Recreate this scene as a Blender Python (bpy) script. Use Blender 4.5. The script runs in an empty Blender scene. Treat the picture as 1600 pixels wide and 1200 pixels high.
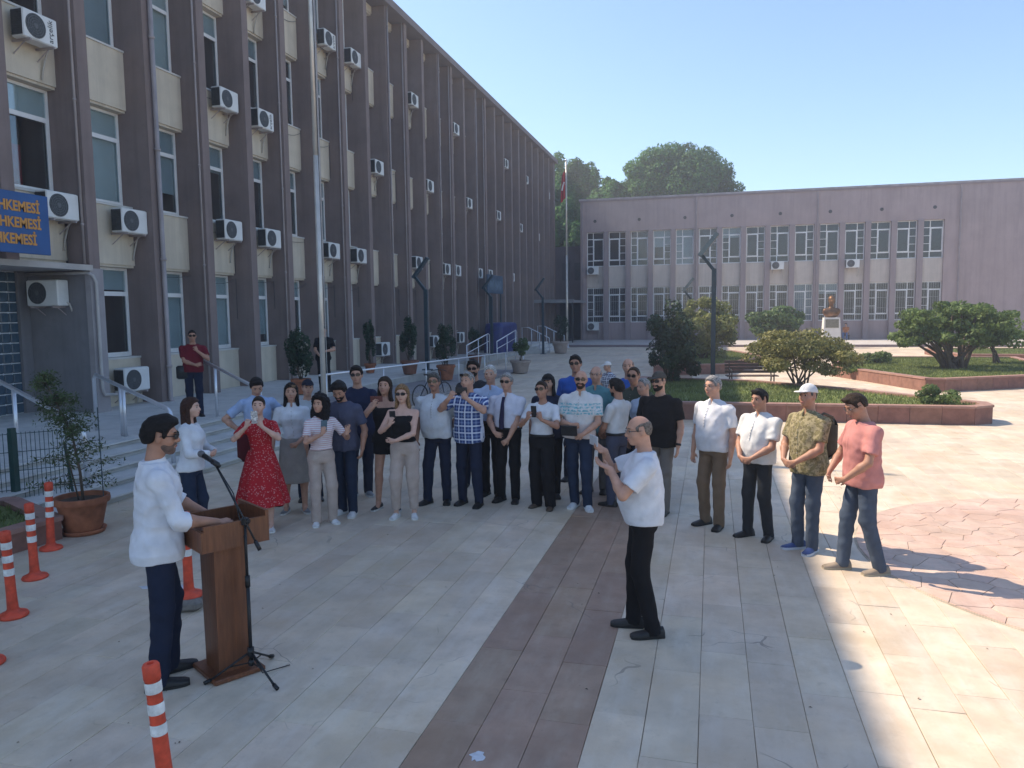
import bpy, bmesh, math, random
import numpy as np
from mathutils import Vector, Matrix
random.seed(7); RNG = np.random.default_rng(7)
R = math.radians
scene = bpy.context.scene
COL = scene.collection

# ------------------------------------------------------------------ camera, sky, sun, exposure
CAM_H = 2.55
th, pt, ro = R(14.6), R(5.35), R(0.7)
fwv = Vector((-math.sin(th)*math.cos(pt), math.cos(th)*math.cos(pt), -math.sin(pt)))
r0 = Vector((math.cos(th), math.sin(th), 0)); u0 = r0.cross(fwv)
rv = r0*math.cos(ro) - u0*math.sin(ro); uv = u0*math.cos(ro) + r0*math.sin(ro)
cam = bpy.data.cameras.new('camera'); camo = bpy.data.objects.new('camera', cam); COL.objects.link(camo)
camo.matrix_world = Matrix(((rv.x, uv.x, -fwv.x, 0), (rv.y, uv.y, -fwv.y, 0), (rv.z, uv.z, -fwv.z, CAM_H), (0, 0, 0, 1)))
cam.sensor_width = 36; cam.lens = 36*1200/1600; cam.clip_start = .05; cam.clip_end = 2000
scene.camera = camo
SUN_EL, SUN_AZ = R(47.5), math.atan2(-.987, .162)
world = bpy.data.worlds.new('World'); scene.world = world; world.use_nodes = True
wn = world.node_tree.nodes; wl = world.node_tree.links
bg = wn['Background']; sky = wn.new('ShaderNodeTexSky'); sky.sky_type = 'NISHITA'; sky.sun_disc = False
sky.sun_elevation = SUN_EL; sky.sun_rotation = SUN_AZ; sky.dust_density = .7; sky.ozone_density = 3.2; sky.air_density = 1.0
wl.new(sky.outputs[0], bg.inputs[0]); bg.inputs[1].default_value = .122
sl = bpy.data.lights.new('sun', 'SUN'); sl.energy = 3.6; sl.angle = R(.55); sl.color = (1, .86, .69)
so = bpy.data.objects.new('sun', sl); COL.objects.link(so)
sd = Vector((math.sin(SUN_AZ)*math.cos(SUN_EL), math.cos(SUN_AZ)*math.cos(SUN_EL), math.sin(SUN_EL)))
so.rotation_euler = sd.to_track_quat('Z', 'Y').to_euler(); so.location = (-30, 10, 40)
scene.view_settings.view_transform = 'Standard'; scene.view_settings.look = 'None'
scene.view_settings.gamma = 1; scene.view_settings.use_curve_mapping = False
scene.view_settings.exposure = 1.06

# ------------------------------------------------------------------ materials
MATS = {}
def mat(name, col, rough=.7, var=.12, scale=6., bump=0., bscale=40., metal=0., spec=.4, island=0., kind=None, col2=None, detail=5, trans=0., wrinkle=0.):
    """Principled with noise colour variation, optional relief and per-piece tint."""
    if name in MATS: return MATS[name]
    m = bpy.data.materials.new(name); m.use_nodes = True; MATS[name] = m
    nt = m.node_tree; N = nt.nodes; L = nt.links; b = N['Principled BSDF']
    b.inputs['Roughness'].default_value = rough; b.inputs['Metallic'].default_value = metal
    b.inputs['Specular IOR Level'].default_value = spec
    tc = N.new('ShaderNodeTexCoord'); co = tc.outputs['Object']
    c = (*col, 1)
    out = None
    def mix(a, bb, f, mode='MIX'):
        x = N.new('ShaderNodeMix'); x.data_type = 'RGBA'; x.blend_type = mode
        for s, v in ((6, a), (7, bb)):
            if isinstance(v, tuple): x.inputs[s].default_value = v
            else: L.new(v, x.inputs[s])
        if isinstance(f, float): x.inputs[0].default_value = f
        else: L.new(f, x.inputs[0])
        return x.outputs[2]
    def noise(sc, det=4., ro_=.55, vec=co):
        n = N.new('ShaderNodeTexNoise'); n.inputs['Scale'].default_value = sc; n.inputs['Detail'].default_value = det
        n.inputs['Roughness'].default_value = ro_; L.new(vec, n.inputs['Vector']); return n.outputs[0]
    def ramp(v, p0, p1):
        r_ = N.new('ShaderNodeMapRange'); r_.inputs[1].default_value = p0; r_.inputs[2].default_value = p1
        L.new(v, r_.inputs[0]); return r_.outputs[0]
    def math_(op, a, bb=None):
        x = N.new('ShaderNodeMath'); x.operation = op
        for i, v in enumerate((a, bb)):
            if v is None: continue
            if isinstance(v, (int, float)): x.inputs[i].default_value = v
            else: L.new(v, x.inputs[i])
        return x.outputs[0]
    dark = tuple(max(0, v*(1-var*1.6)) for v in col)+(1,); lite = tuple(min(1, v*(1+var)) for v in col)+(1,)
    if col2 is not None and kind is None: lite = (*col2, 1)
    sep = N.new('ShaderNodeSeparateXYZ'); L.new(co, sep.inputs[0])
    base = mix(dark, lite, ramp(noise(scale, detail), .3, .7))
    if kind == 'plaid':
        def wave(axis, f): return math_('GREATER_THAN', math_('FRACT', math_('MULTIPLY', sep.outputs[axis], f)), .55)
        s = math_('ADD', wave(0, 22.), wave(2, 22.)); w1 = math_('GREATER_THAN', math_('FRACT', math_('MULTIPLY', sep.outputs[2], 11.)), .82)
        w2 = math_('GREATER_THAN', math_('FRACT', math_('MULTIPLY', sep.outputs[0], 11.)), .82)
        base = mix(base, (*col2, 1), math_('MULTIPLY', s, .5)); base = mix(base, (.75, .78, .85, 1), math_('MULTIPLY', math_('MAXIMUM', w1, w2), .75))
    if kind == 'stripes':
        base = mix(base, (*col2, 1), math_('GREATER_THAN', math_('FRACT', math_('MULTIPLY', sep.outputs[2], 42.)), .5))
    if kind == 'band':   # one broad mottled band across the chest
        z = sep.outputs[2]; inb = math_('MULTIPLY', math_('GREATER_THAN', z, 1.235), math_('LESS_THAN', z, 1.385))
        inb2 = math_('MULTIPLY', math_('GREATER_THAN', z, 1.12), math_('LESS_THAN', z, 1.235))
        sp = ramp(noise(34, 3.), .42, .55); ln = math_('GREATER_THAN', math_('FRACT', math_('MULTIPLY', z, 26.)), .3)
        base = mix(base, (*col2, 1), math_('MULTIPLY', inb, math_('MULTIPLY', sp, ln)))
        base = mix(base, (.66, .47, .42, 1), math_('MULTIPLY', math_('LESS_THAN', z, 1.12), .35))
    if kind == 'blotch':
        base = mix(base, (*col2, 1), ramp(noise(26, 3.), .47, .53)); base = mix(base, (.05, .04, .03, 1), math_('MULTIPLY', ramp(noise(40, 2.), .58, .64), .6))
    if kind == 'dots':
        v = N.new('ShaderNodeTexVoronoi'); v.inputs['Scale'].default_value = 42; L.new(co, v.inputs[0])
        base = mix(base, (*col2, 1), math_('MULTIPLY', math_('LESS_THAN', v.outputs[0], .3), .55))
    if kind == 'wood':
        mp = N.new('ShaderNodeMapping'); mp.inputs['Scale'].default_value = (14, 14, 1.2); L.new(co, mp.inputs[0])
        n = noise(3., 6., .6, mp.outputs[0]); base = mix(dark, lite, ramp(n, .35, .65))
        base = mix(base, (*col2, 1), math_('MULTIPLY', ramp(noise(1.1), .45, .75), .6))
    if kind == 'stone':  # marble with veins and dirt
        geo = N.new('ShaderNodeNewGeometry'); pos = geo.outputs['Position']
        mp = N.new('ShaderNodeMapping'); mp.inputs['Scale'].default_value = (3.2, .7, 1); L.new(pos, mp.inputs[0])
        n1 = noise(2.4, 8., .62, mp.outputs[0]); base = mix(base, (*col2, 1), math_('MULTIPLY', ramp(n1, .46, .74), .75))
        n2 = noise(.35, 5., .6, pos); base = mix(base, tuple(v*.62 for v in col)+(1,), math_('MULTIPLY', ramp(n2, .45, .72), .7))
        n3 = noise(9., 6., .7, pos); base = mix(base, tuple(v*.55 for v in col)+(1,), math_('MULTIPLY', ramp(n3, .56, .78), .55))
        vo = N.new('ShaderNodeTexVoronoi'); vo.feature = 'DISTANCE_TO_EDGE'; vo.inputs['Scale'].default_value = .8
        mpp = N.new('ShaderNodeMapping'); L.new(pos, mpp.inputs[0]); mpp.inputs['Location'].default_value = (3, 7, 0)
        wob = N.new('ShaderNodeTexNoise'); wob.inputs['Scale'].default_value = 2.2; L.new(pos, wob.inputs[0])
        addv = N.new('ShaderNodeVectorMath'); addv.operation = 'MULTIPLY_ADD'; addv.inputs[1].default_value = (.6, .6, 0)
        L.new(wob.outputs[1], addv.inputs[0]); L.new(pos, addv.inputs[2]); L.new(addv.outputs[0], vo.inputs['Vector'])
        crack = math_('MULTIPLY', math_('LESS_THAN', vo.outputs['Distance'], .0035), ramp(noise(1.3, 2., .5, pos), .56, .62))
        base = mix(base, (.14, .125, .11, 1), math_('MULTIPLY', crack, .55))
        n4 = noise(.9, 7., .7, pos); base = mix(base, (col[0]*.80, col[1]*.73, col[2]*.64, 1), math_('MULTIPLY', ramp(n4, .48, .66), .65))
        n6 = noise(.6, 6., .65, pos); base = mix(base, (col[0]*1.05, col[1]*.98, col[2]*.80, 1), math_('MULTIPLY', ramp(n6, .52, .75), .5))
        n5 = noise(55., 3., .6, pos); base = mix(base, tuple(v*.4 for v in col)+(1,), math_('MULTIPLY', ramp(n5, .66, .74), .5))
    if kind == 'wallstain':
        geo = N.new('ShaderNodeNewGeometry')
        mp = N.new('ShaderNodeMapping'); mp.inputs['Scale'].default_value = (2.2, 2.2, .14); L.new(geo.outputs['Position'], mp.inputs[0])
        base = mix(base, tuple(v*.72 for v in col)+(1,), math_('MULTIPLY', ramp(noise(1.9, 7., .65, mp.outputs[0]), .46, .74), .75))
        base = mix(base, tuple(v*.8 for v in col)+(1,), math_('MULTIPLY', ramp(noise(4.5, 5., .7, geo.outputs['Position']), .56, .72), .5))
        base = mix(base, tuple(min(1, v*1.16) for v in col)+(1,), math_('MULTIPLY', ramp(noise(.7, 4., .6, geo.outputs['Position']), .5, .75), .5))
    if island:
        g = N.new('ShaderNodeNewGeometry'); oi = N.new('ShaderNodeObjectInfo')
        rr = math_('FRACT', math_('ADD', g.outputs['Random Per Island'], math_('MULTIPLY', oi.outputs['Random'], 7.13)))
        hs = N.new('ShaderNodeHueSaturation'); L.new(base, hs.inputs['Color'])
        L.new(math_('ADD', math_('MULTIPLY', rr, island), 1-island*.55), hs.inputs['Value'])
        L.new(math_('ADD', math_('MULTIPLY', math_('FRACT', math_('MULTIPLY', rr, 5.7)), .011), .4945), hs.inputs['Hue']); base = hs.outputs[0]
    L.new(base, b.inputs['Base Color'])
    rn = math_('ADD', math_('MULTIPLY', noise(scale*2.3, 3.), .2), rough-.1); L.new(rn, b.inputs['Roughness'])
    if wrinkle:
        mp = N.new('ShaderNodeMapping'); mp.inputs['Rotation'].default_value = (.4, .5, .3); mp.inputs['Scale'].default_value = (1, 1, .62); L.new(co, mp.inputs[0])
        n = N.new('ShaderNodeTexNoise'); n.noise_type = 'RIDGED_MULTIFRACTAL'; n.inputs['Scale'].default_value = 8.5; n.inputs['Detail'].default_value = 2.; n.inputs['Distortion'].default_value = .7
        L.new(mp.outputs[0], n.inputs['Vector'])
        bw = N.new('ShaderNodeBump'); bw.inputs['Strength'].default_value = wrinkle; bw.inputs['Distance'].default_value = .028; L.new(n.outputs[0], bw.inputs['Height']); L.new(bw.outputs[0], b.inputs['Normal'])
    if bump:
        bp = N.new('ShaderNodeBump'); bp.inputs['Strength'].default_value = bump; bp.inputs['Distance'].default_value = .012
        L.new(noise(bscale, 5., .6), bp.inputs['Height'])
        if wrinkle: L.new(bw.outputs[0], bp.inputs['Normal'])
        L.new(bp.outputs[0], b.inputs['Normal'])
    if trans:
        t = N.new('ShaderNodeBsdfTranslucent'); L.new(base, t.inputs[0]); ms = N.new('ShaderNodeMixShader'); ms.inputs[0].default_value = trans
        L.new(b.outputs[0], ms.inputs[1]); L.new(t.outputs[0], ms.inputs[2]); L.new(ms.outputs[0], N['Material Output'].inputs[0])
    return m
def glassmat(name, tint, refl=1.0, ior=1.7):
    if name in MATS: return MATS[name]
    m = bpy.data.materials.new(name); m.use_nodes = True; MATS[name] = m
    N = m.node_tree.nodes; L = m.node_tree.links; N.remove(N['Principled BSDF'])
    tr = N.new('ShaderNodeBsdfTransparent'); tr.inputs[0].default_value = (*tint, 1)
    gl = N.new('ShaderNodeBsdfGlossy'); gl.inputs['Roughness'].default_value = .03; gl.inputs[0].default_value = (refl, refl, refl, 1)
    lw = N.new('ShaderNodeLayerWeight'); lw.inputs[0].default_value = .5; pw = N.new('ShaderNodeMath'); pw.operation = 'POWER'; pw.inputs[1].default_value = 4.; L.new(lw.outputs['Facing'], pw.inputs[0])
    f0 = ((ior-1)/(ior+1))**2*1.6; fr = N.new('ShaderNodeMath'); fr.operation = 'MULTIPLY_ADD'; fr.inputs[1].default_value = 1-f0; fr.inputs[2].default_value = f0; L.new(pw.outputs[0], fr.inputs[0])
    n = N.new('ShaderNodeTexNoise'); n.inputs['Scale'].default_value = 1.3; tc = N.new('ShaderNodeTexCoord'); L.new(tc.outputs['Object'], n.inputs[0])
    bp = N.new('ShaderNodeBump'); bp.inputs['Strength'].default_value = .04; L.new(n.outputs[0], bp.inputs['Height']); L.new(bp.outputs[0], gl.inputs['Normal'])
    ms = N.new('ShaderNodeMixShader'); L.new(fr.outputs[0], ms.inputs[0]); L.new(tr.outputs[0], ms.inputs[1]); L.new(gl.outputs[0], ms.inputs[2])
    L.new(ms.outputs[0], N['Material Output'].inputs[0]); return m

M_FACADE = mat('facade_brown', (.225, .172, .158), .85, .10, 1.2, .25, 60, kind='wallstain')
M_CREAM = mat('cream_plaster', (.62, .545, .43), .85, .07, 1.5, .2, 50, kind='wallstain')
M_GREYWALL = mat('grey_plaster', (.21, .20, .21), .85, .10, 1.5, .2, 50, kind='wallstain')
M_FAR = mat('far_mauve', (.37, .285, .275), .85, .06, .8, .1, 30, kind='wallstain')
M_FARPIL = mat('far_pillar', (.30, .24, .24), .85, .06, .8, .1, 30, kind='wallstain')
M_FARCREAM = mat('far_cream', (.56, .49, .43), .85, .06, 1.5, kind='wallstain')
M_PVC = mat('white_pvc', (.82, .82, .81), .4, .06, 3)
M_BLIND = mat('window_blind', (.66, .70, .70), .7, .06, 2)
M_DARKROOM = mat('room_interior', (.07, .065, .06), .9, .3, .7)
M_GLASS = glassmat('window_glass', (.80, .86, .88)); M_SPEC = glassmat('spectacle_glass', (.97, .97, .97), .8, 1.3); M_FGLASS = glassmat('annex_glass', (.7, .75, .78), .8, 1.4)
M_GLASSB = glassmat('dark_glass', (.30, .36, .40))
M_ACW = mat('ac_white', (.70, .70, .68), .45, .06, 4)
M_ACD = mat('ac_dark', (.045, .05, .055), .6, .2, 10)
M_ACG = mat('ac_grille', (.12, .125, .13), .55, .2, 30)
M_STEEL = mat('steel', (.72, .73, .76), .35, .03, 3, metal=.7)
M_PIPE = mat('pipe_grey', (.36, .31, .30), .6, .1, 3)
M_BLACK = mat('black_metal', (.012, .013, .015), .4, .3, 20)
M_LAMP = mat('lamp_paint', (.02, .045, .06), .45, .2, 10)
M_SLAB = mat('marble_slab', (.635, .525, .395), .6, .12, 3., .16, 30, island=.16, kind='stone', col2=(.68, .605, .505), spec=.35)
M_BROWNSLAB = mat('brown_slab', (.375, .25, .175), .55, .12, 4., .12, 30, island=.16, kind='stone', col2=(.43, .335, .25), spec=.35)
M_CRAZY = mat('crazy_stone', (.59, .42, .33), .6, .12, 4., .15, 40, island=.14, kind='stone', col2=(.62, .49, .39))
M_JOINT = mat('joint_dirt', (.47, .395, .305), .95, .25, 4, .3, 30)
M_BRICK = mat('bed_brick', (.25, .125, .095), .85, .15, 6, .3, 50, island=.12)
M_SOIL = mat('soil', (.09, .06, .04), .95, .3, 20, .8, 30)
M_GRASS = mat('grass', (.14, .19, .055), .9, .35, 1.2, .6, 90, col2=(.22, .26, .08))
M_CONC = mat('terrace_concrete', (.40, .385, .36), .8, .12, 1.8, .2, 40, kind='wallstain')
M_STEP = mat('marble_step', (.58, .565, .53), .6, .1, 2.5, .12, 30, island=.06)
M_ORANGE = mat('bollard_orange', (.66, .075, .032), .55, .26, 11, .1, 40, detail=9)
M_WHITE = mat('reflective_white', (.76, .75, .72), .45, .22, 16, detail=9)
M_TERRA = mat('terracotta', (.33, .12, .06), .85, .3, 5, .15, 30)
M_WOOD = mat('podium_wood', (.175, .062, .026), .38, .18, 3, .05, 40, kind='wood', col2=(.10, .034, .016), spec=.5)
M_WOODD = mat('podium_inner', (.115, .042, .02), .5, .2, 3, .05, 40, kind='wood', col2=(.08, .03, .015))
M_SKIN = mat('skin', (.50, .275, .19), .55, .10, 14, .06, 120)
M_SKIN2 = mat('skin_tan', (.40, .205, .135), .55, .10, 14, .06, 120)
M_SKIN3 = mat('skin_fair', (.58, .35, .265), .55, .08, 14, .05, 120)
M_LIP = mat('lips', (.38, .13, .11), .5, .1)
M_EYE = mat('eye_white', (.42, .39, .36), .25, .03)
M_IRIS = mat('iris', (.03, .018, .01), .2, .1)
M_LENS = mat('dark_lens', (.015, .012, .012), .12, .1, spec=.7)

# ------------------------------------------------------------------ mesh helpers
class MB:
    def __init__(s): s.v = []; s.f = []; s.m = []
    def add(s, vs, fs, mi=0):
        o = len(s.v); s.v.extend(tuple(map(float, v)) for v in vs); s.f.extend(tuple(i+o for i in f) for f in fs); s.m.extend([mi]*len(fs)); return s
    def box(s, x0, x1, y0, y1, z0, z1, mi=0, bev=0.):
        if bev <= 0:
            vs = [(x, y, z) for z in (z0, z1) for y in (y0, y1) for x in (x0, x1)]
            return s.add(vs, [(0, 2, 3, 1), (4, 5, 7, 6), (0, 1, 5, 4), (2, 6, 7, 3), (0, 4, 6, 2), (1, 3, 7, 5)], mi)
        b = bev; ring = lambda z, i: [(x0+i, y0+i, z), (x1-i, y0+i, z), (x1-i, y1-i, z), (x0+i, y1-i, z)]
        def r8(z, i):
            return [(x0+i+b, y0+i, z), (x1-i-b, y0+i, z), (x1-i, y0+i+b, z), (x1-i, y1-i-b, z), (x1-i-b, y1-i, z), (x0+i+b, y1-i, z), (x0+i, y1-i-b, z), (x0+i, y0+i+b, z)]
        vs = r8(z0, b) + r8(z0+b, 0) + r8(z1-b, 0) + r8(z1, b)
        fs = [tuple(range(7, -1, -1)), tuple(range(24, 32))]
        for k in range(3):
            for i in range(8): fs.append((k*8+i, k*8+(i+1) % 8, k*8+8+(i+1) % 8, k*8+8+i))
        return s.add(vs, fs, mi)
    def cyl(s, p0, p1, r0_, r1_=None, n=10, mi=0, caps=True):
        r1_ = r0_ if r1_ is None else r1_
        p0 = Vector(p0); p1 = Vector(p1); d = (p1-p0).normalized(); a = d.orthogonal().normalized(); b = d.cross(a)
        vs = []
        for p, r_ in ((p0, r0_), (p1, r1_)):
            for i in range(n):
                t = 2*math.pi*i/n; vs.append(p+a*(r_*math.cos(t))+b*(r_*math.sin(t)))
        fs = [(i, (i+1) % n, n+(i+1) % n, n+i) for i in range(n)]
        if caps: fs += [tuple(range(n-1, -1, -1)), tuple(range(n, 2*n))]
        return s.add(vs, fs, mi)
    def tube(s, pts, r_, n=8, mi=0):
        pts = [Vector(p) for p in pts]; rs = r_ if isinstance(r_, (list, tuple)) else [r_]*len(pts); vs = []; up = None
        for i, p in enumerate(pts):
            d = (pts[min(i+1, len(pts)-1)]-pts[max(i-1, 0)]).normalized()
            a = d.orthogonal().normalized() if up is None else (up-d*up.dot(d)).normalized()
            up = a; b = d.cross(a)
            for k in range(n):
                t = 2*math.pi*k/n; vs.append(p+a*(rs[i]*math.cos(t))+b*(rs[i]*math.sin(t)))
        fs = [(i*n+k, i*n+(k+1) % n, (i+1)*n+(k+1) % n, (i+1)*n+k) for i in range(len(pts)-1) for k in range(n)]
        fs += [tuple(range(n-1, -1, -1)), tuple(range((len(pts)-1)*n, len(pts)*n))]
        return s.add(vs, fs, mi)
    def lathe(s, prof, n=24, c=(0, 0, 0), mi=0, capb=True, capt=True):
        vs = [(c[0]+r_*math.cos(2*math.pi*k/n), c[1]+r_*math.sin(2*math.pi*k/n), c[2]+z) for r_, z in prof for k in range(n)]
        fs = [(i*n+k, i*n+(k+1) % n, (i+1)*n+(k+1) % n, (i+1)*n+k) for i in range(len(prof)-1) for k in range(n)]
        if capb: fs.append(tuple(range(n-1, -1, -1)))
        if capt: fs.append(tuple(range((len(prof)-1)*n, len(prof)*n)))
        return s.add(vs, fs, mi)
    def prism(s, poly, z0, z1, mi=0, inset=0.):
        n = len(poly); cx = sum(p[0] for p in poly)/n; cy = sum(p[1] for p in poly)/n
        sc = lambda p, k: (cx+(p[0]-cx)*k, cy+(p[1]-cy)*k)
        k = 1-inset
        vs = [(p[0], p[1], z0) for p in poly]+[(p[0], p[1], z1-(inset*.3 if inset else 0)) for p in poly]
        fs = [tuple(range(n-1, -1, -1))]+[(i, (i+1) % n, n+(i+1) % n, n+i) for i in range(n)]
        if inset:
            vs += [(*sc(p, k), z1) for p in poly]; fs += [(n+i, n+(i+1) % n, 2*n+(i+1) % n, 2*n+i) for i in range(n)]; fs.append(tuple(range(2*n, 3*n)))
        else: fs.append(tuple(range(n, 2*n)))
        return s.add(vs, fs, mi)
    def quads(s, V, mi=0):
        V = np.asarray(V).reshape(-1, 3); o = len(s.v); n = len(V)//4
        s.v.extend(map(tuple, V.tolist())); s.f.extend([(o+4*i, o+4*i+1, o+4*i+2, o+4*i+3) for i in range(n)]); s.m.extend([mi]*n); return s
    def mesh(s, name, mats, smooth=False):
        me = bpy.data.meshes.new(name); me.from_pydata(s.v, [], s.f); 
        for m in (mats if isinstance(mats, (list, tuple)) else [mats]): me.materials.append(m)
        if len(me.materials) > 1: me.polygons.foreach_set('material_index', s.m)
        if smooth: me.polygons.foreach_set('use_smooth', [True]*len(me.polygons))
        me.update(); return me
def link(name, me, parent=None, loc=(0, 0, 0), rz=0.):
    o = bpy.data.objects.new(name, me); COL.objects.link(o); o.location = loc; o.rotation_euler = (0, 0, rz)
    if parent is not None: o.parent = parent
    return o
def obj(name, mb, mats, parent=None, smooth=False, loc=(0, 0, 0), rz=0.):
    return link(name, mb.mesh(name, mats, smooth), parent, loc, rz)
def tag(o, label=None, cat=None, group=None, kind=None):
    if label: o['label'] = label
    if cat: o['category'] = cat
    if group: o['group'] = group
    if kind: o['kind'] = kind
    return o
def thing(name, label, cat, loc=(0, 0, 0), rz=0., group=None):
    o = link(name, None, None, loc, rz); return tag(o, label, cat, group)
def shade_auto(o, ang=35):
    me = o.data; me.polygons.foreach_set('use_smooth', [True]*len(me.polygons))
    try: me.set_sharp_from_angle(angle=R(ang))
    except Exception: pass
    return o
def text_mesh(name, body, size, ext=.006, align='CENTER', bold=0.):
    cu = bpy.data.curves.new(name, 'FONT'); cu.body = body; cu.size = size; cu.extrude = ext; cu.align_x = align; cu.align_y = 'CENTER'; cu.resolution_u = 3; cu.offset = bold
    o = bpy.data.objects.new(name, cu); COL.objects.link(o)
    dg = bpy.context.evaluated_depsgraph_get(); me = bpy.data.meshes.new_from_object(o.evaluated_get(dg))
    bpy.data.objects.remove(o); return me
ORD = ['', 'first', 'second', 'third', 'fourth', 'fifth', 'sixth', 'seventh', 'eighth', 'ninth', 'tenth', 'eleventh', 'twelfth', 'thirteenth']
# ------------------------------------------------------------------ ground and plaza
g = MB().box(-260, 260, -40, 400, -.30, -.05); tag(obj('ground', g, mat('far_ground', (.36, .34, .30), .9, .15, .3, .2, 20)), kind='structure')
def in_view(x, y):
    d = Vector((x, y, -CAM_H)); z = d.dot(fwv)
    if z < .5: return False
    u = 800+1200*d.dot(rv)/z; v = 600-1200*d.dot(uv)/z
    return -60 < u < 1660 and v < 1270
plaza = obj('plaza', MB().box(-13.3, 24, -6, 54.4, -.049, -.016), M_JOINT); tag(plaza, kind='structure')
CC, CR = (4.25, 8.65), 2.72     # round inlay of crazy paving
W = .326
cand = []
k0 = -37
for ci in range(k0, 74):
    x0 = -1.68+ci*W+(0 if ci < 3 else 0); brown = 0 <= ci < 3
    rnd = random.Random(ci*13+5); y = -5+rnd.uniform(0, .9)
    while y < 54.2:
        ln = rnd.uniform(.75, 1.25)
        x1 = x0+W; y1 = min(y+ln, 54.3); cx, cy = (x0+x1)/2, (y+y1)/2
        inside = all(math.hypot(px-CC[0], py-CC[1]) < CR-.02 for px in (x0, x1) for py in (y, y1))
        if not inside and x0 > -13.2 and not (x1 < -9.9 and cy < 40): cand.append((x0, x1, y, y1, brown))
        y += ln
def slab_geo(mb, x0, x1, y0, y1, rnd):
    gp = rnd.uniform(.0002, .0009) if x1 < -1.6 else rnd.uniform(.0006, .0016); dz = rnd.uniform(-.0025, .0015); t = [rnd.uniform(-.0012, .0012) for _ in range(4)]
    jx = rnd.uniform(-.002, .002); xa, xb, ya, yb = x0+gp+max(0, jx), x1-gp+min(0, jx), y0+gp, y1-gp*rnd.uniform(1, 3); b = .002
    vs = [(xa, ya, -.0155), (xb, ya, -.0155), (xb, yb, -.0155), (xa, yb, -.0155), (xa, ya, -.003+dz+t[0]), (xb, ya, -.003+dz+t[1]), (xb, yb, -.003+dz+t[2]), (xa, yb, -.003+dz+t[3]),
          (xa+b, ya+b, dz+t[0]), (xb-b, ya+b, dz+t[1]), (xb-b, yb-b, dz+t[2]), (xa+b, yb-b, dz+t[3])]
    mb.add(vs, [(0, 1, 5, 4), (1, 2, 6, 5), (2, 3, 7, 6), (3, 0, 4, 7), (4, 5, 9, 8), (5, 6, 10, 9), (6, 7, 11, 10), (7, 4, 8, 11), (8, 9, 10, 11)])
rs = random.Random(3)
vis = sorted([c for c in cand if in_view((c[0]+c[1])/2, (c[2]+c[3])/2)], key=lambda c: c[2]+c[3]-.25*abs(c[0]))
near = vis[:290]; nearset = set(map(id, near))
for c in near:
    mb = MB(); slab_geo(mb, *c[:4], rs); obj('paving_slab', mb, M_BROWNSLAB if c[4] else M_SLAB, plaza)
mbs = {0: MB(), 1: MB()}
for c in cand:
    if id(c) not in nearset: slab_geo(mbs[1 if c[4] else 0], *c[:4], rs)
for k_, nm in ((0, 'pale_paving'), (1, 'brown_paving')):
    tag(obj(nm, mbs[k_], M_BROWNSLAB if k_ else M_SLAB, plaza), kind='stuff')
# crazy paving disc: irregular stones from a Voronoi of jittered seeds
def clip(poly, px, py, nx, ny):
    out = []
    for i in range(len(poly)):
        a, b = poly[i], poly[(i+1) % len(poly)]
        da = (a[0]-px)*nx+(a[1]-py)*ny; db = (b[0]-px)*nx+(b[1]-py)*ny
        if da <= 0: out.append(a)
        if da*db < 0: t = da/(da-db); out.append((a[0]+t*(b[0]-a[0]), a[1]+t*(b[1]-a[1])))
    return out
disc = obj('round_inlay', MB().prism([(CC[0]+CR*math.cos(2*math.pi*i/72), CC[1]+CR*math.sin(2*math.pi*i/72)) for i in range(72)], -.014, .004), M_JOINT); tag(disc, kind='structure')
rr = random.Random(11); seeds = []
tries = 0
while len(seeds) < 285 and tries < 60000:
    tries += 1
    p = (CC[0]+rr.uniform(-CR, CR), CC[1]+rr.uniform(-CR, CR))
    if math.hypot(p[0]-CC[0], p[1]-CC[1]) < CR and all((p[0]-q[0])**2+(p[1]-q[1])**2 > .205**2 for q in seeds): seeds.append(p)
for p in seeds:
    poly = [(CC[0]+(CR-.02)*math.cos(2*math.pi*i/40), CC[1]+(CR-.02)*math.sin(2*math.pi*i/40)) for i in range(40)]
    for q in seeds:
        dx, dy = q[0]-p[0], q[1]-p[1]; L_ = math.hypot(dx, dy)
        if q is p or L_ > 1.4: continue
        poly = clip(poly, p[0]+dx*.5-dx/L_*.0035, p[1]+dy*.5-dy/L_*.0035, dx, dy)
        if len(poly) < 3: break
    if len(poly) >= 3:
        obj('inlay_stone', MB().prism(poly, .002, .011+rr.uniform(-.001, .001), inset=.008), M_CRAZY, disc)

lit = MB(); rl = random.Random(90)
for _ in range(120):
    x_, y_ = rl.uniform(-7.5, 5), 3.2+abs(rl.gauss(0, 6)); a_ = rl.uniform(0, 6.28); s_ = rl.uniform(.005, .014); c_, d_ = math.cos(a_)*s_, math.sin(a_)*s_
    lit.add([(x_-c_, y_-d_, .004), (x_+d_*.5, y_-c_*.5, .004+rl.uniform(.001, .007)), (x_+c_, y_+d_, .005), (x_-d_*.5, y_+c_*.5, .006+rl.uniform(0, .006))], [(0, 1, 2, 3)])
tag(obj('fallen_leaves', lit, mat('dry_leaf', (.12, .085, .05), .9, .4, 3, island=.6)), 'tiny dry leaves and grit scattered over the paving', 'leaves', kind='stuff')
rr = random.Random(4)
for cx, cy, rx, ry in ((-4.85, 6.02, .17, .09), (-5.12, 5.95, .10, .05), (-4.6, 6.15, .07, .05), (-1.28, 4.02, .05, .06)):
    n = 18; poly = [(cx+rx*math.cos(2*math.pi*i/n)*rr.uniform(.55, 1.15), cy+ry*math.sin(2*math.pi*i/n)*rr.uniform(.55, 1.15)) for i in range(n)]
    obj('paint_spill', MB().prism(poly, .001, .0035), mat('spilt_paint', (.62, .63, .66), .6, .15, 12), plaza)
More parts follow.
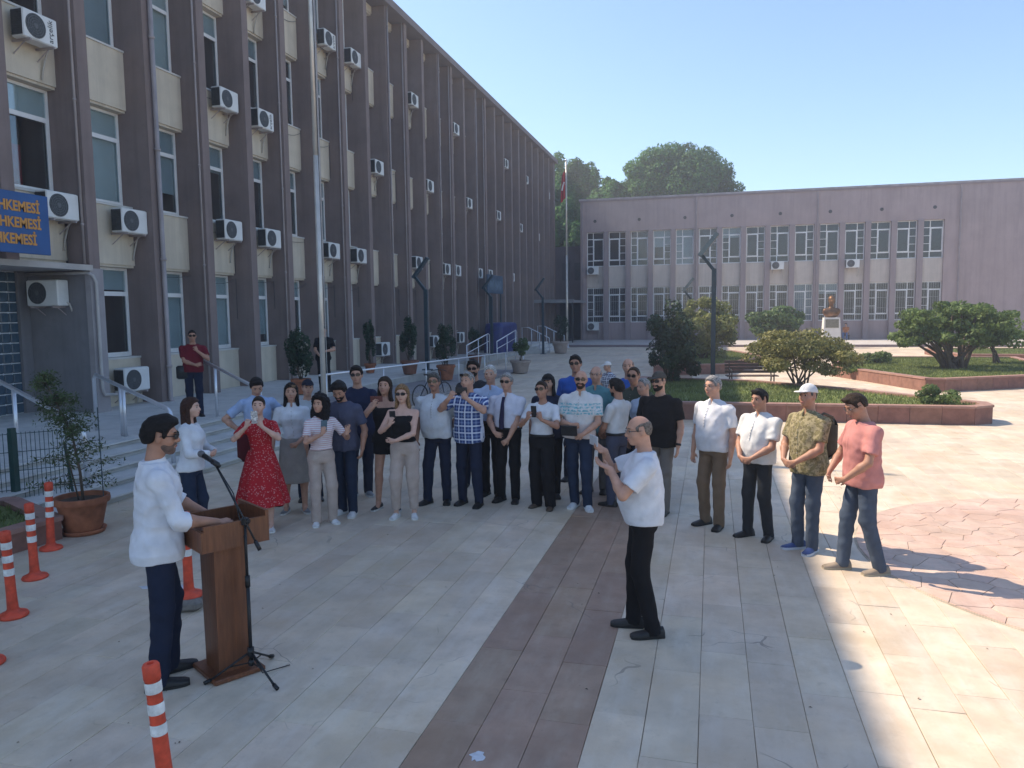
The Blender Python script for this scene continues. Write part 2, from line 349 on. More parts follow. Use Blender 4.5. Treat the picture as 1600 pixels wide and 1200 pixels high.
# ------------------------------------------------------------------ terrace, steps and ramp along the near building
TZ = .46
ter = obj('terrace', MB().box(-30, -9.85, -6, 30, -.05, TZ-.012).box(-30, -11.2, 30, 53, -.05, .28), M_CONC); tag(ter, kind='structure')
rs = random.Random(9)
yy = 4.0
while yy < 29.5:
    ln = rs.uniform(1.0, 1.25); xx = -9.87
    while xx > -16:
        obj('terrace_slab', MB().box(xx-1.0, xx-.006, yy+.003, min(yy+ln, 30)-.003, TZ-.011, TZ+rs.uniform(-.001, .002)), M_STEP, ter); xx -= 1.0
    yy += ln
steps = tag(link('entrance_steps', None, None, (-8.8, 10, 0)), 'wide pale marble steps leading up to the brown building terrace', 'steps')
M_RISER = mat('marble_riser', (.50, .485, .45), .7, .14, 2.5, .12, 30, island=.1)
NS = 5; RH = TZ/NS
for i in range(NS):
    xf = -7.95-.42*i; y = 3.0; zt = RH*(i+1); j_ = 0
    while y < 14.4:
        y1 = min(y+1.3+.2*((i+j_) % 2), 14.4); j_ += 1
        xb = -9.845 if i == NS-1 else xf-.50
        o = obj('step', MB().box(xb, xf+.03, y+.003, y1-.003, zt-.026, zt-(.003 if i == NS-1 else 0)), M_STEP, steps, loc=(8.8, -10, 0))
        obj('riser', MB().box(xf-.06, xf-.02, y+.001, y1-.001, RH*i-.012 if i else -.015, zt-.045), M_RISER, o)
        obj('step_bed', MB().box(xb+.002, xf-.13, y+.001, y1-.001, RH*i-.012 if i else -.015, zt-.027), M_JOINT, o)
        y = y1
ramp = MB(); ramp.add([(-9.845, 14.55, -.02), (-8.0, 14.55, -.02), (-8.0, 33, -.02), (-9.845, 33, -.02), (-9.845, 14.55, TZ), (-8.0, 14.55, TZ), (-8.0, 33, .0), (-9.845, 33, .0)],
    [(3, 2, 1, 0), (4, 5, 6, 7), (0, 1, 5, 4), (1, 2, 6, 5), (2, 3, 7, 6), (3, 0, 4, 7)])
tag(obj('ramp', ramp, mat('ramp_stone', (.25, .23, .23), .8, .15, 2, .2, 40)), kind='structure')
def railing(label, top, posts, r_=.021, mats=M_STEEL, mid=None):
    t = thing('handrail', label, 'handrail', posts[0][0])
    p0 = Vector(posts[0][0]); q = lambda p: Vector(p)-p0
    obj('rail', MB().tube([q(p) for p in top], r_, 10), mats, t, True)
    for m_ in (mid or []): obj('rail', MB().tube([q(p) for p in m_], r_*.7, 8), mats, t, True)
    for a, b in posts: obj('post', MB().cyl(q(a), q(b), r_*.9, n=10), mats, t, True)
    return t
railing('steel stair handrail at the left edge behind the potted tree', [(-10.9, 9.5, 1.66), (-8.52, 8.75, 1.07), (-8.44, 8.72, 1.0), (-8.42, 8.72, .9), (-8.42, 8.72, .10)],
        [((-10.2, 9.28, TZ), (-10.2, 9.28, 1.48)), ((-8.42, 8.72, .09), (-8.42, 8.72, .6))], .034)
railing('steel stair handrail sloping down behind the speaker', [(-11.0, 11.7, TZ), (-11.0, 11.7, 1.42), (-10.93, 11.67, 1.5), (-8.52, 10.55, 1.06), (-8.44, 10.51, 1.0), (-8.42, 10.5, .9), (-8.42, 10.5, .10)],
        [((-9.93, 11.2, TZ), (-9.93, 11.2, 1.31)), ((-10.05, 11.26, TZ), (-10.05, 11.26, 1.33)), ((-11.0, 11.7, TZ), (-11.0, 11.7, .9))], .034)
railing('steel stair handrail running down beside the man in the dark red shirt', [(-10.6, 14.1, 1.68), (-8.52, 13.1, 1.14), (-8.44, 13.06, 1.06), (-8.42, 13.05, .95), (-8.42, 13.05, .10)],
        [((-9.93, 13.78, TZ), (-9.93, 13.78, 1.5)), ((-8.42, 13.05, .09), (-8.42, 13.05, .8))], .034)
railing('long pale ramp handrail sloping behind the row of people', [(-8.06, 14.7, TZ+.8), (-8.06, 24, .23+.82), (-8.06, 33, .85), (-8.06, 33.15, .75), (-8.06, 33.15, .0)],
        [((-8.06, y_, TZ*(33-y_)/18.45), (-8.06, y_, TZ*(33-y_)/18.45+.82)) for y_ in (15, 18, 21, 24, 27, 30, 33)], .022)
pav = obj('far_pavement', MB().box(-11.1, 60, 54.5, 64, -.05, .15), mat('pavement_pale', (.50, .46, .42), .8, .1, 1, .1, 20)); tag(pav, kind='structure')
for i in range(36):
    obj('kerb_stone', MB().box(-11.1+i*1.5, -11.1+i*1.5+1.49, 54.4, 54.495, -.05, .154, 0), mat('kerb_dark', (.22, .17, .17), .8, .1, 2), pav)

# ------------------------------------------------------------------ near building (brown, four storeys)
PX, PITCH, Y0, PW = -13.0, 2.026, 14.2, .29
bld = thing('courthouse', 'long brown four-storey building with upright concrete fins and cream panels', 'building', (-13, 39, 0)); BO = Vector((-13, 39, 0))
def bpart(name, mb, m, parent=bld, smooth=False): return obj(name, mb, m, parent, smooth, loc=-BO if parent is bld else (0, 0, 0))
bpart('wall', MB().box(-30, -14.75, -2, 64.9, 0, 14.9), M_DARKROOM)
bpart('end_wall', MB().box(-30, -13.02, 64.9, 65.2, 0, 15.0), M_FACADE)
bpart('roof_edge', MB().box(-30, -12.78, -2, 65.4, 15.0, 15.3), mat('roof_edge', (.16, .135, .14), .8, .1, 1))
sills = [(5.15, 7.37), (8.78, 11.02), (12.42, 14.66)]
spand = [(3.72, 5.15), (7.37, 8.78), (11.02, 12.42), (14.66, 14.99)]
KB = range(-5, 25)
pil_hi = MB().box(-1.7, 0, -PW, 0, 3.62, 15.0, bev=0).mesh('fin_upper', M_FACADE); pil_lo = MB().box(-1.7, 0, -PW, 0, 0, 15.0).mesh('fin', M_FACADE)
sp_me = {}
OW = PITCH-PW
def fit(me, k, z=0): return (PX-BO.x, Y0+k*PITCH-BO.y, z)
fins = {}
for k in list(KB)+[25]:
    fins[k] = link('fin', pil_hi if k < 0 else pil_lo, bld, fit(None, k))
for z0, z1 in spand:
    sp_me[z0] = MB().box(-1.05, -.57, .002, OW-.002, z0+.055, z1).box(-1.0, -.61, .002, OW-.002, z0, z0+.055).mesh('spandrel', M_CREAM)
sill_me = MB().box(-.86, -.54, .002, OW-.002, 0, .045).mesh('sill', M_STEP)
low_me = MB().box(-1.05, -.57, .002, OW-.002, 0, 1.55).mesh('spandrel_low', M_CREAM)
def win_frame(w, h, tr, ml, th_=.06, d=.07):
    m = MB(); t = th_
    m.box(-d/2, d/2, 0, t, 0, h).box(-d/2, d/2, w-t, w, 0, h).box(-d/2, d/2, t, w-t, 0, t).box(-d/2, d/2, t, w-t, h-t, h)
    m.box(-d/2+.004, d/2-.004, t, w-t, tr-t/2, tr+t/2); m.box(-d/2+.006, d/2-.006, ml-t/2, ml+t/2, t, tr-t/2); m.box(-d/2+.006, d/2-.006, ml-t/2, ml+t/2, tr+t/2, h-t)
    # opening sash in the wide light
    m.box(d/2-.004, d/2+.018, ml+t/2, ml+t/2+.045, t, tr-t/2).box(d/2-.004, d/2+.018, w-t-.045, w-t, t, tr-t/2).box(d/2-.004, d/2+.018, ml+t/2+.045, w-t-.045, t, t+.045).box(d/2-.004, d/2+.018, ml+t/2+.045, w-t-.045, tr-t/2-.045, tr-t/2)
    return m
rs = random.Random(21); wcache = {}
blind_tones = [M_BLIND, mat('blind_pale', (.76, .78, .76), .7, .05, 2), mat('blind_grey', (.52, .56, .58), .7, .05, 2)]
curt = mat('red_cloth', (.32, .012, .02), .8, .2, 6)
def window(k, z0, z1, parent=bld, forced=None):
    h = z1-z0-.003; w = OW-.004; tr = h*.72; ml = .62
    key = round(h, 3)
    if key not in wcache:
        wcache[key] = (win_frame(w, h, tr, ml).mesh('window', M_PVC),
            MB().box(-.006, .006, .06, ml-.03, .06, tr-.03).mesh('pane', M_GLASS), MB().box(-.006, .006, ml+.03, w-.06, .06, tr-.03).mesh('pane', M_GLASS),
            MB().box(-.006, .006, .06, ml-.03, tr+.03, h-.06).mesh('pane', M_GLASS), MB().box(-.006, .006, ml+.03, w-.06, tr+.03, h-.06).mesh('pane', M_GLASS))
    c = wcache[key]
    o = link('window', c[0], parent, (PX-.85-BO.x, Y0+k*PITCH+.002-BO.y, z0))
    for p in c[1:]: link('pane', p, o)
    drop = forced if forced is not None else rs.choice([0, .28, .3, 1, 1, 1, .7, .85])
    if drop:
        link('blind', MB().box(-.065, -.05, .03, w-.03, h*(1-drop)+.03, h-.03).mesh('blind', rs.choice(blind_tones)), o)
    return o
FORCE = {(-1, 5.15): .28, (0, 1.6): .26, (0, 5.15): 1, (1, 5.15): .75, (0, 8.78): 1, (1, 8.78): 1, (1, 1.6): 1, (2, 1.6): 1, (2, 8.78): .3, (2, 5.15): .35, (3, 8.78): .25}
for k in KB:
    for z0, z1 in spand: link('spandrel', sp_me[z0], bld, fit(None, k))
    for z0, z1 in sills:
        link('sill', sill_me, bld, fit(None, k, z0-.02)); window(k, z0+.026, z1, forced=FORCE.get((k, z0)))
    if k >= 0:
        link('spandrel', low_me, bld, fit(None, k)); link('sill', sill_me, bld, fit(None, k, 1.551)); window(k, 1.60, 3.72, forced=FORCE.get((k, 1.6)))
    if k >= -1: # closing wall between floors behind the windows (floor slabs)
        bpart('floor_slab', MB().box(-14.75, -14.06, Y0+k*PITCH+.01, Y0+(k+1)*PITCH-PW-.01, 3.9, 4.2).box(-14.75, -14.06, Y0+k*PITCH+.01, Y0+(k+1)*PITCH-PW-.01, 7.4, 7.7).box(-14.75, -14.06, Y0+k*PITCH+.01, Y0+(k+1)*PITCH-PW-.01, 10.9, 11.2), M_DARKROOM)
bpart('curtain', MB().box(-14.1, -14.04, 13.0, 13.35, 5.2, 6.15), curt)
# recessed entrance at the near end: return wall, soffit, glass blocks
bpart('return_wall', MB().box(-14.75, -13.005, 13.88, 13.908, TZ, 3.62), M_GREYWALL)
bpart('corner_pier', MB().box(-13.1, -12.96, 13.86, 14.23, TZ, 3.60), mat('pier_light', (.33, .30, .30), .85, .1, 2, .2, 40))
bpart('soffit', MB().box(-14.76, -13.1, -2, 13.87, 3.56, 3.66).box(-13.1, -12.94, -2, 13.93, 3.55, 3.67), mat('soffit_plaster', (.42, .39, .36), .8, .1, 2))
gbm = mat('glass_block', (.06, .10, .14), .18, .2, 12, .3, 25, spec=.6)
gb_me = MB().box(-.05, .03, .012, .208, .012, .208, bev=.012).mesh('glass_block', gbm)
bpart('block_mortar', MB().box(-14.76, -14.71, 8, 13.6, TZ, 3.56), mat('mortar_pale', (.66, .70, .74), .8, .1, 10))
bpart('door_jamb', MB().box(-14.76, -14.62, 13.6, 13.87, TZ, 3.56), M_GREYWALL)
for i in range(12):
    for j in range(14): link('glass_block', gb_me, bld, (-14.70-BO.x, 13.6-.22*(i+1)-BO.y, TZ+.01+.22*j))
# loose cables strung along the facade
rs2 = random.Random(77)
for zc, ks in ((5.02, range(-1, 12)), (8.66, range(1, 9)), (12.3, range(3, 10)), (3.62, range(0, 14))):
    for k in ks:
        if rs2.random() < .55: continue
        ya = Y0+k*PITCH+.02; yb = ya+OW-.05; sag = rs2.uniform(.05, .22); x_ = PX-.53
        pts = [(x_, ya+(yb-ya)*i/8, zc-sag*4*(i/8)*(1-i/8)) for i in range(9)]
        if rs2.random() < .5: pts += [(x_, yb, zc-.3), (x_, yb, zc-rs2.uniform(.8, 1.6))]
        bpart('cable', MB().tube(pts, .008, 4), M_ACD)
# rain pipes down the fins
def pipe(k, dx, dy, z0, z1, r_, bend=None):
    m = MB(); x = PX+dx; y = Y0+k*PITCH+dy
    pts = [(x, y, z1), (x, y, z0)]
    if bend: pts += [(x+bend[0], y+bend[1], z0-.12)]
    m.tube(pts, r_, 8)
    for z in np.arange(z0+.8, z1, 2.6): m.cyl((x, y, z), (x, y, z+.06), r_*1.35, n=8)
    bpart('rain_pipe', m, M_PIPE, smooth=True)
pipe(1, .075, -.08, .5, 15.0, .055, (.14, 0))
for k in (0, 2, 4, 6, 9, 12, 15): pipe(k, -.09, -PW-.035, TZ if k else 3.7, 15., .028)
for k in (5, 8, 11, 14): pipe(k, .045, -.15, .4, 15., .035)
pm = MB().tube([(-14.7, 13.83, 3.50), (-13.02, 13.83, 3.50), (-12.9, 13.87, 3.44), (-12.9, 13.95, 3.3), (-12.9, 13.95, 1.0), (-12.9, 14.0, .85), (-12.9, 14.5, .82)], .035, 8)
bpart('drain_pipe', pm, mat('pipe_pale', (.45, .42, .40), .6, .1, 3), smooth=True)
# blue name board over the entrance
sg = thing('court_sign', 'blue court name board with orange lettering on the building corner', 'sign', (-12.42, 11.2, 4.3))
obj('board', MB().box(-.05, 0, -2.2, 1.15, -.55, .57, bev=.008), mat('sign_blue', (.018, .085, .25), .5, .1, 2), sg)
MO = mat('sign_orange', (.58, .26, .05), .5, .1, 6)
for zz, right in ((.30, .94), (.0, .95), (-.30, .83)):
    me = text_mesh('lettering', 'MAHKEMESİ', .225, .006, 'RIGHT', .007); me.materials.clear(); me.materials.append(MO)
    o = link('lettering', me, sg, (.006, right, zz)); o.rotation_euler = (R(90), 0, R(90)); o.scale = (.98, 1.15, 1)
for y_ in (-.9, .7): obj('bracket', MB().box(-1.1, -.05, y_, y_+.06, .3, .36), M_BLACK, sg)

# ------------------------------------------------------------------ air conditioners
def ac_parts():
    cas = MB().box(-.41, .41, -.3, 0, 0, .56, bev=.018)
    cas.box(-.40, .40, -.307, -.3, .02, .54, bev=.003)
    fan = MB(); c = (-.12, -.312, .28)
    fan.cyl((c[0], -.307, c[2]), (c[0], -.318, c[2]), .235, n=28)
    gr = MB()
    for r_ in (.05, .095, .14, .185, .228):
        n = 28; vs = []; 
        for rr_, y in ((r_-.006, -.323), (r_+.006, -.323)):
            for i in range(n): t = 2*math.pi*i/n; vs.append((c[0]+rr_*math.cos(t), y, c[2]+rr_*math.sin(t)))
        gr.add(vs, [(i, (i+1) % n, n+(i+1) % n, n+i) for i in range(n)])
    for i in range(12):
        t = 2*math.pi*i/12; gr.cyl((c[0]+.03*math.cos(t), -.321, c[2]+.03*math.sin(t)), (c[0]+.232*math.cos(t), -.321, c[2]+.232*math.sin(t)), .004, n=4)
    gr.cyl((c[0], -.318, c[2]), (c[0], -.328, c[2]), .045, n=14)
    sd_ = MB().box(-.417, -.41, -.28, -.02, .04, .52)
    for i in range(11): sd_.box(-.425, -.417, -.285, -.015, .05+.043*i, .062+.043*i)
    sd_.box(-.425, -.417, -.155, -.145, .05, .5)
    brs = [MB().box(x-.02, x+.02, -.34, .12, -.04, 0).tube([(x, .11, -.26), (x, -.2, -.03)], .012, 5) for x in (-.28, .28)]
    hose = MB().tube([(.36, -.1, .1), (.44, -.04, .05), (.43, .05, -.15), (.38, .08, -.38), (.36, .11, -.6)], .02, 6)
    tx = text_mesh('brand_lettering', 'arçelik', .17, .002); tx.materials.clear(); tx.materials.append(M_ACD)
    return [('casing', cas.mesh('ac_casing', M_ACW)), ('fan_well', fan.mesh('fan_well', M_ACD)), ('fan_grille', gr.mesh('fan_grille', M_ACG)), ('side_grille', sd_.mesh('side_grille', M_ACD)),
            ('bracket', brs[0].mesh('bracket', M_PIPE)), ('bracket', brs[1].mesh('bracket', M_PIPE)), ('hose', hose.mesh('hose', mat('hose_grey', (.5, .47, .42), .6, .1, 6), True)), ('brand_lettering', tx)]
ACP = ac_parts()
def ac(loc, rz, label, brand=False, group='air conditioners on the brown building', s=1.):
    t = thing('air_conditioner', label, 'air conditioner', loc, rz, group); t.scale = (s, s, s)
    for n, me in ACP:
        if n == 'brand_lettering':
            if not brand: continue
            o = link(n, me, t, (.24, -.31, .28)); o.rotation_euler = (R(90), R(-90), 0)
        else: link(n, me, t)
    return t
rows = {'lowest': [(14.76, 1.13), (28.88, 1.13), (34.8, 1.21), (38.49, 1.26)],
        'second': [(12.98, 4.79), (15.01, 4.7), (18.72, 4.87), (20.7, 4.82), (24.53, 4.74), (26.73, 4.71), (32.7, 4.8), (36.39, 4.7), (38.07, 4.71), (42.01, 4.76), (44.08, 4.78), (49.17, 4.83)],
        'third': [(12.71, 8.15), (18.79, 8.35), (20.55, 8.23), (28.51, 8.26), (34.22, 8.41), (40.22, 8.41), (46.1, 8.45), (51.76, 8.28), (57.12, 8.16)],
        'top': [(20.38, 11.62), (24.72, 11.85), (26.8, 11.85), (32.47, 11.83), (38.18, 11.86), (48.08, 11.91), (53.6, 11.8), (60.97, 11.77)]}
brands = {('third', 0), ('third', 2), ('top', 1)}
for rn, lst in rows.items():
    for i, (y, z) in enumerate(lst):
        y *= 1.036; z = (z-2.55)*1.036+2.55
        k = round((y-Y0-OW/2-.1)/PITCH); b0 = Y0+k*PITCH
        y = min(max(y, b0+.44), b0+OW-.43)
        ac((-13.44, y, z-.28), R(90), 'white air conditioner, %s from the near end, %s row of the brown facade' % (ORD[i+1], rn), (rn, i) in brands)
a_ = ac((-13.95, 13.86, 2.80), 0, 'white air conditioner unit on the dark return wall beside the glass blocks'); a_.rotation_euler = (0, 0, 0)

# ------------------------------------------------------------------ link block and far mauve building
lk = thing('link_block', 'dark low link block with canopy in the corner between the two buildings', 'building', (-12, 66, 0))
def lpart(n, mb, m): return obj(n, mb, m, lk, loc=(12, -66, 0))
lpart('wall', MB().box(-18, -10.4, 66, 72, 0, 8.1), mat('link_dark', (.10, .09, .10), .8, .1, 1, kind='wallstain'))
lpart('window', MB().box(-12.6, -11.9, 65.95, 66, 5.2, 6.7).box(-11.5, -10.9, 65.95, 66, 5.2, 6.7), M_ACD)
lpart('door', MB().box(-12.8, -10.6, 65.93, 66, .2, 3.3), mat('door_dark', (.02, .02, .025), .3, .1, 3))
lpart('canopy', MB().box(-13.4, -10.2, 58.2, 65.9, 3.25, 3.42).box(-13.42, -10.18, 58.05, 58.2, 3.22, 3.47), mat('canopy_grey', (.25, .25, .26), .6, .1, 2))
lpart('canopy_post', MB().cyl((-10.35, 58.4, .15), (-10.35, 58.4, 3.25), .05), M_BLACK)
FY = 64.0
fb = thing('annex_building', 'two-storey mauve building with a row of tall white barred windows', 'building', (4, FY, 0)); FO = Vector((4, FY, 0))
def fpart(n, mb, m, parent=fb): return obj(n, mb, m, parent, loc=-FO)
FX0, FP, FOW = -10.14, 1.811, 1.42; NB = 15; FX1 = FX0+FP*NB
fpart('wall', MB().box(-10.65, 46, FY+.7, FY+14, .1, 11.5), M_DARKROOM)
fpart('wall', MB().box(-10.65, 46, FY, FY+.7, 9.03, 11.5).box(FX1-.39+.001, 46, FY, FY+.7, .1, 9.03).box(-10.65, FX0-.001, FY, FY+.7, .1, 9.03), M_FAR)
fpart('parapet', MB().box(-10.72, 46, FY-.07, FY+.8, 11.5, 11.72), mat('parapet', (.26, .21, .215), .8, .08, 1))
fpil = MB().box(FOW, FP, -.10, .7, .1, 9.029).mesh('pilaster', M_FARPIL)
fsp = MB().box(0, FOW, .22, .7, 4.48, 6.22).mesh('spandrel', M_FARCREAM); fsl = MB().box(0, FOW, .22, .7, .1, 1.58).mesh('spandrel_low', M_FAR)
def far_frame(h, flip, bars):
    m = MB(); t = .06; ml = .52
    X = lambda a, b: (FOW-b, FOW-a) if flip else (a, b)
    def bx(a, b, z0, z1, y0=0., y1=.06, mi=0): m.box(*X(a, b), y0, y1, z0, z1, mi)
    bx(0, t, 0, h); bx(FOW-t, FOW, 0, h); bx(t, FOW-t, 0, t); bx(t, FOW-t, h-t, h)
    z1, z2 = h*.17, h*.80
    bx(t, FOW-t, z1-t/2, z1+t/2, .002, .058); bx(t, FOW-t, z2-t/2, z2+t/2, .002, .058); bx(ml-t/2, ml+t/2, t, h-t, .004, .062)
    panes = [X(t, ml-t/2)+(t, z1-t/2), X(ml+t/2, FOW-t)+(t, z1-t/2), X(t, ml-t/2)+(z2+t/2, h-t), X(ml+t/2, FOW-t)+(z2+t/2, h-t), X(ml+t/2, FOW-t)+(z1+t/2, z2-t/2)]
    zs = [z1+(z2-z1)*i/3 for i in range(4)]
    for i in range(3):
        if i: bx(t, ml-t/2, zs[i]-.02, zs[i]+.02, .003, .057)
        panes.append(X(t, ml-t/2)+(zs[i]+t/2, zs[i+1]-t/2))
    bx(ml+t/2, ml+t/2+.05, z1+t/2, z2-t/2, -.02, .03); bx(FOW-t-.05, FOW-t, z1+t/2, z2-t/2, -.02, .03)
    bx(ml+t/2+.05, FOW-t-.05, z1+t/2, z1+t/2+.05, -.02, .03); bx(ml+t/2+.05, FOW-t-.05, z2-t/2-.05, z2-t/2, -.02, .03)
    g_ = MB()
    for i in range(9): g_.cyl((.08+i*(FOW-.16)/8, -.09, .02), (.08+i*(FOW-.16)/8, -.09, h-.02), .008, n=4)
    for z in (.1, h*.33, h*.6, h-.1): g_.cyl((.02, -.09, z), (FOW-.02, -.09, z), .008, n=4)
    return m.mesh('window', M_PVC), [MB().box(p[0], p[1], .025, .033, p[2], p[3]).mesh('pane', M_FGLASS) for p in panes], g_.mesh('window_bars', mat('bar_white', (.6, .6, .6), .5, .1))
H_UP, H_LO = 9.03-6.22-.004, 4.48-1.58-.004
FW = {(u, f_): far_frame(H_UP if u else H_LO, f_, not u) for u in (0, 1) for f_ in (0, 1)}
rs = random.Random(5)
for k in range(NB):
    x = FX0+FP*k-FO.x
    if k < NB-1: link('pilaster', fpil, fb, (x, 0, 0))
    link('spandrel', fsp, fb, (x, 0, 0)); link('spandrel', fsl, fb, (x, 0, 0))
    for u, z in ((1, 6.222), (0, 1.582)):
        fr, ps, gr = FW[(u, k % 2)]
        o = link('window', fr, fb, (x, .32, z))
        for p in ps: link('pane', p, o)
        if not u: link('window_bars', gr, o)
        if rs.random() < .15 or (u and k == 4):
            d_ = 1 if (u and k == 4) else rs.choice([.3, .5, 1]); h = H_UP if u else H_LO
            link('blind', MB().box(.05, FOW-.05, .1, .11, h*(1-d_)+.05, h-.05).mesh('blind', rs.choice(blind_tones)), o)
    if k % 2 == 0: fpart('vent_hole', MB().cyl((x+FO.x+FOW/2, FY+.05, 9.92), (x+FO.x+FOW/2, FY-.03, 9.92), .13, n=12), M_ACD)
for x_ in (-10.45, FX0+FP*5-.19, FX0+FP*10-.19, FX1+.6, FX1+7):
    m = MB().cyl((x_, FY-.14, .2), (x_, FY-.14, 11.45), .055, n=8)
    for z_ in (2, 4.4, 6.8, 9.2): m.cyl((x_, FY-.14, z_), (x_, FY-.14, z_+.08), .075, n=8)
    fpart('rain_pipe', m, mat('far_pipe', (.30, .25, .25), .7, .1, 3))
fpart('roof_flashing', MB().box(-10.76, 46, FY-.11, FY-.07, 11.60, 11.735), mat('flashing', (.34, .30, .31), .5, .2, 2))
for i, (k, z, w_) in enumerate([(0, 5.55, 'upper left corner'), (0, .95, 'lower left corner'), (8, 5.6, 'middle'), (11, 5.6, 'right half')]):
    ac((FX0+FP*k+.55, FY-.01, z), 0, 'white air conditioner unit at the %s of the mauve building' % w_, group='air conditioners on the mauve building', s=1.15)
# ------------------------------------------------------------------ planted beds
def curb(name, label, poly, h=.36, t=.22, cat='planter'):
    """raised bed: brick-red coping around soil and lawn"""
    n = len(poly); cx = sum(p[0] for p in poly)/n; cy = sum(p[1] for p in poly)/n
    t_ = thing(name, label, cat, (cx, cy, 0)); loc = [(p[0]-cx, p[1]-cy) for p in poly]
    def off(d):
        out = []
        for i in range(n):
            a, b, c = Vector(loc[i-1]), Vector(loc[i]), Vector(loc[(i+1) % n])
            e1 = (b-a).normalized(); e2 = (c-b).normalized(); n1 = Vector((-e1.y, e1.x)); n2 = Vector((-e2.y, e2.x))
            bi = (n1+n2).normalized(); out.append(tuple(b+bi*(d/max(.3, bi.dot(n1)))))
        return out
    inn = off(t)
    for i in range(n):
        a, b, c, d = loc[i], loc[(i+1) % n], inn[(i+1) % n], inn[i]
        L_ = math.hypot(b[0]-a[0], b[1]-a[1]); m_ = max(1, int(L_/.6))
        lp = lambda p, q, s: (p[0]+(q[0]-p[0])*s, p[1]+(q[1]-p[1])*s)
        for j in range(m_):
            s0, s1 = j/m_+.004/L_, (j+1)/m_-.004/L_
            q = [lp(a, b, s0), lp(a, b, s1), lp(d, c, s1), lp(d, c, s0)]
            obj('curb_stone', MB().prism(q, -.02, h), M_BRICK, t_)
            e = Vector((b[1]-a[1], a[0]-b[0])).normalized()*.025
            q2 = [(q[0][0]+e.x, q[0][1]+e.y), (q[1][0]+e.x, q[1][1]+e.y), q[2], q[3]]
            obj('coping_stone', MB().prism(q2, h, h+.05), mat('coping', (.34, .195, .155), .8, .12, 5, .2, 40, island=.12), t_)
    obj('soil', MB().prism(inn, -.02, h-.03), M_SOIL, t_)
    # lawn: short blades over a green base
    lo_x, hi_x = min(p[0] for p in inn), max(p[0] for p in inn); lo_y, hi_y = min(p[1] for p in inn), max(p[1] for p in inn)
    base = MB().prism(off(t+.01), h-.035, h-.012); obj('turf', base, M_GRASS, t_)
    area = abs(sum(inn[i][0]*inn[(i+1) % n][1]-inn[(i+1) % n][0]*inn[i][1] for i in range(n)))/2
    N_ = int(min(26000, area*420)); P = RNG.uniform((lo_x, lo_y), (hi_x, hi_y), (N_*2, 2)); ok = np.ones(len(P), bool)
    for i in range(n):
        a, b = np.array(inn[i]), np.array(inn[(i+1) % n]); ok &= ((b[0]-a[0])*(P[:, 1]-a[1])-(b[1]-a[1])*(P[:, 0]-a[0])) > .03
    P = P[ok][:N_]; k = len(P); ang = RNG.uniform(0, 6.28, k); hh = RNG.uniform(.03, .09, k); w_ = .012
    dx, dy = np.cos(ang)*w_, np.sin(ang)*w_; lx, ly = RNG.normal(0, .025, k), RNG.normal(0, .025, k); z = np.full(k, h-.02)
    V = np.stack([np.stack([P[:, 0]-dx, P[:, 1]-dy, z], 1), np.stack([P[:, 0]+dx, P[:, 1]+dy, z], 1), np.stack([P[:, 0]+lx+dx*.2, P[:, 1]+ly+dy*.2, z+hh], 1), np.stack([P[:, 0]+lx-dx*.2, P[:, 1]+ly-dy*.2, z+hh], 1)], 1)
    tag(obj('grass', MB().quads(V), mat('grass_blade', (.15, .205, .06), .8, .3, 1.5, island=.5, col2=(.25, .29, .09), trans=.3), t_), kind='stuff')
    return t_
curb('garden_bed', 'nearest raised lawn bed with brick-red curb behind the standing men', [(-2.2, 18.2), (5.5, 18.35), (5.95, 18.7), (6.0, 19.3), (3.6, 22.2), (1.2, 24.4), (-2.2, 25.3)])
curb('garden_bed', 'raised lawn bed on the right around the big spreading bush', [(4.4, 31.0), (6.3, 25.6), (6.8, 25.5), (11.5, 28.2), (12.5, 37), (5.5, 37)])
curb('garden_bed', 'raised lawn bed behind the street lamp with the flowering bush', [(-2.2, 30.5), (.6, 31.6), (2.4, 37.0), (1.2, 42), (-2.6, 42)])
curb('garden_bed', 'farthest raised lawn bed at the right edge near the mauve building', [(11.2, 40), (24, 39), (24, 46), (11.2, 46)], .3)

# ------------------------------------------------------------------ foliage
def leafcloud(cent, rad, n, size, rng, up=.3, flat=1., droop=0.):
    """n leaf quads on/inside an ellipsoid clump"""
    d = rng.normal(size=(n, 3)); d /= np.linalg.norm(d, axis=1)[:, None]
    r_ = rng.uniform(.55, 1.06, n)**.6
    P = np.asarray(cent)+d*r_[:, None]*np.asarray(rad)
    nr = d*np.array([1, 1, .6])+rng.normal(0, .55, (n, 3))+np.array([0, 0, up]); nr /= np.linalg.norm(nr, axis=1)[:, None]
    a = np.cross(nr, rng.normal(size=(n, 3))); a /= np.linalg.norm(a, axis=1)[:, None]; a[:, 2] -= droop; b = np.cross(nr, a)
    s = size*(.45+1.2*rng.uniform(0, 1, n)**1.6)[:, None]
    return np.stack([P-a*s*.5, P+b*s*.30*flat+a*s*.05, P+a*s*.62, P-b*s*.30*flat+a*s*.05], 1)
def clumps(center, rad, k, rng, cr=(.28, .42), shell=.8, zmin=-1):
    out = []
    while len(out) < k:
        d = rng.normal(size=3); d /= np.linalg.norm(d)
        if d[2] < zmin: continue
        q = np.asarray(center)+d*np.asarray(rad)*rng.uniform(shell*.5, shell); out.append((q, np.asarray(rad)*rng.uniform(*cr)))
    return out
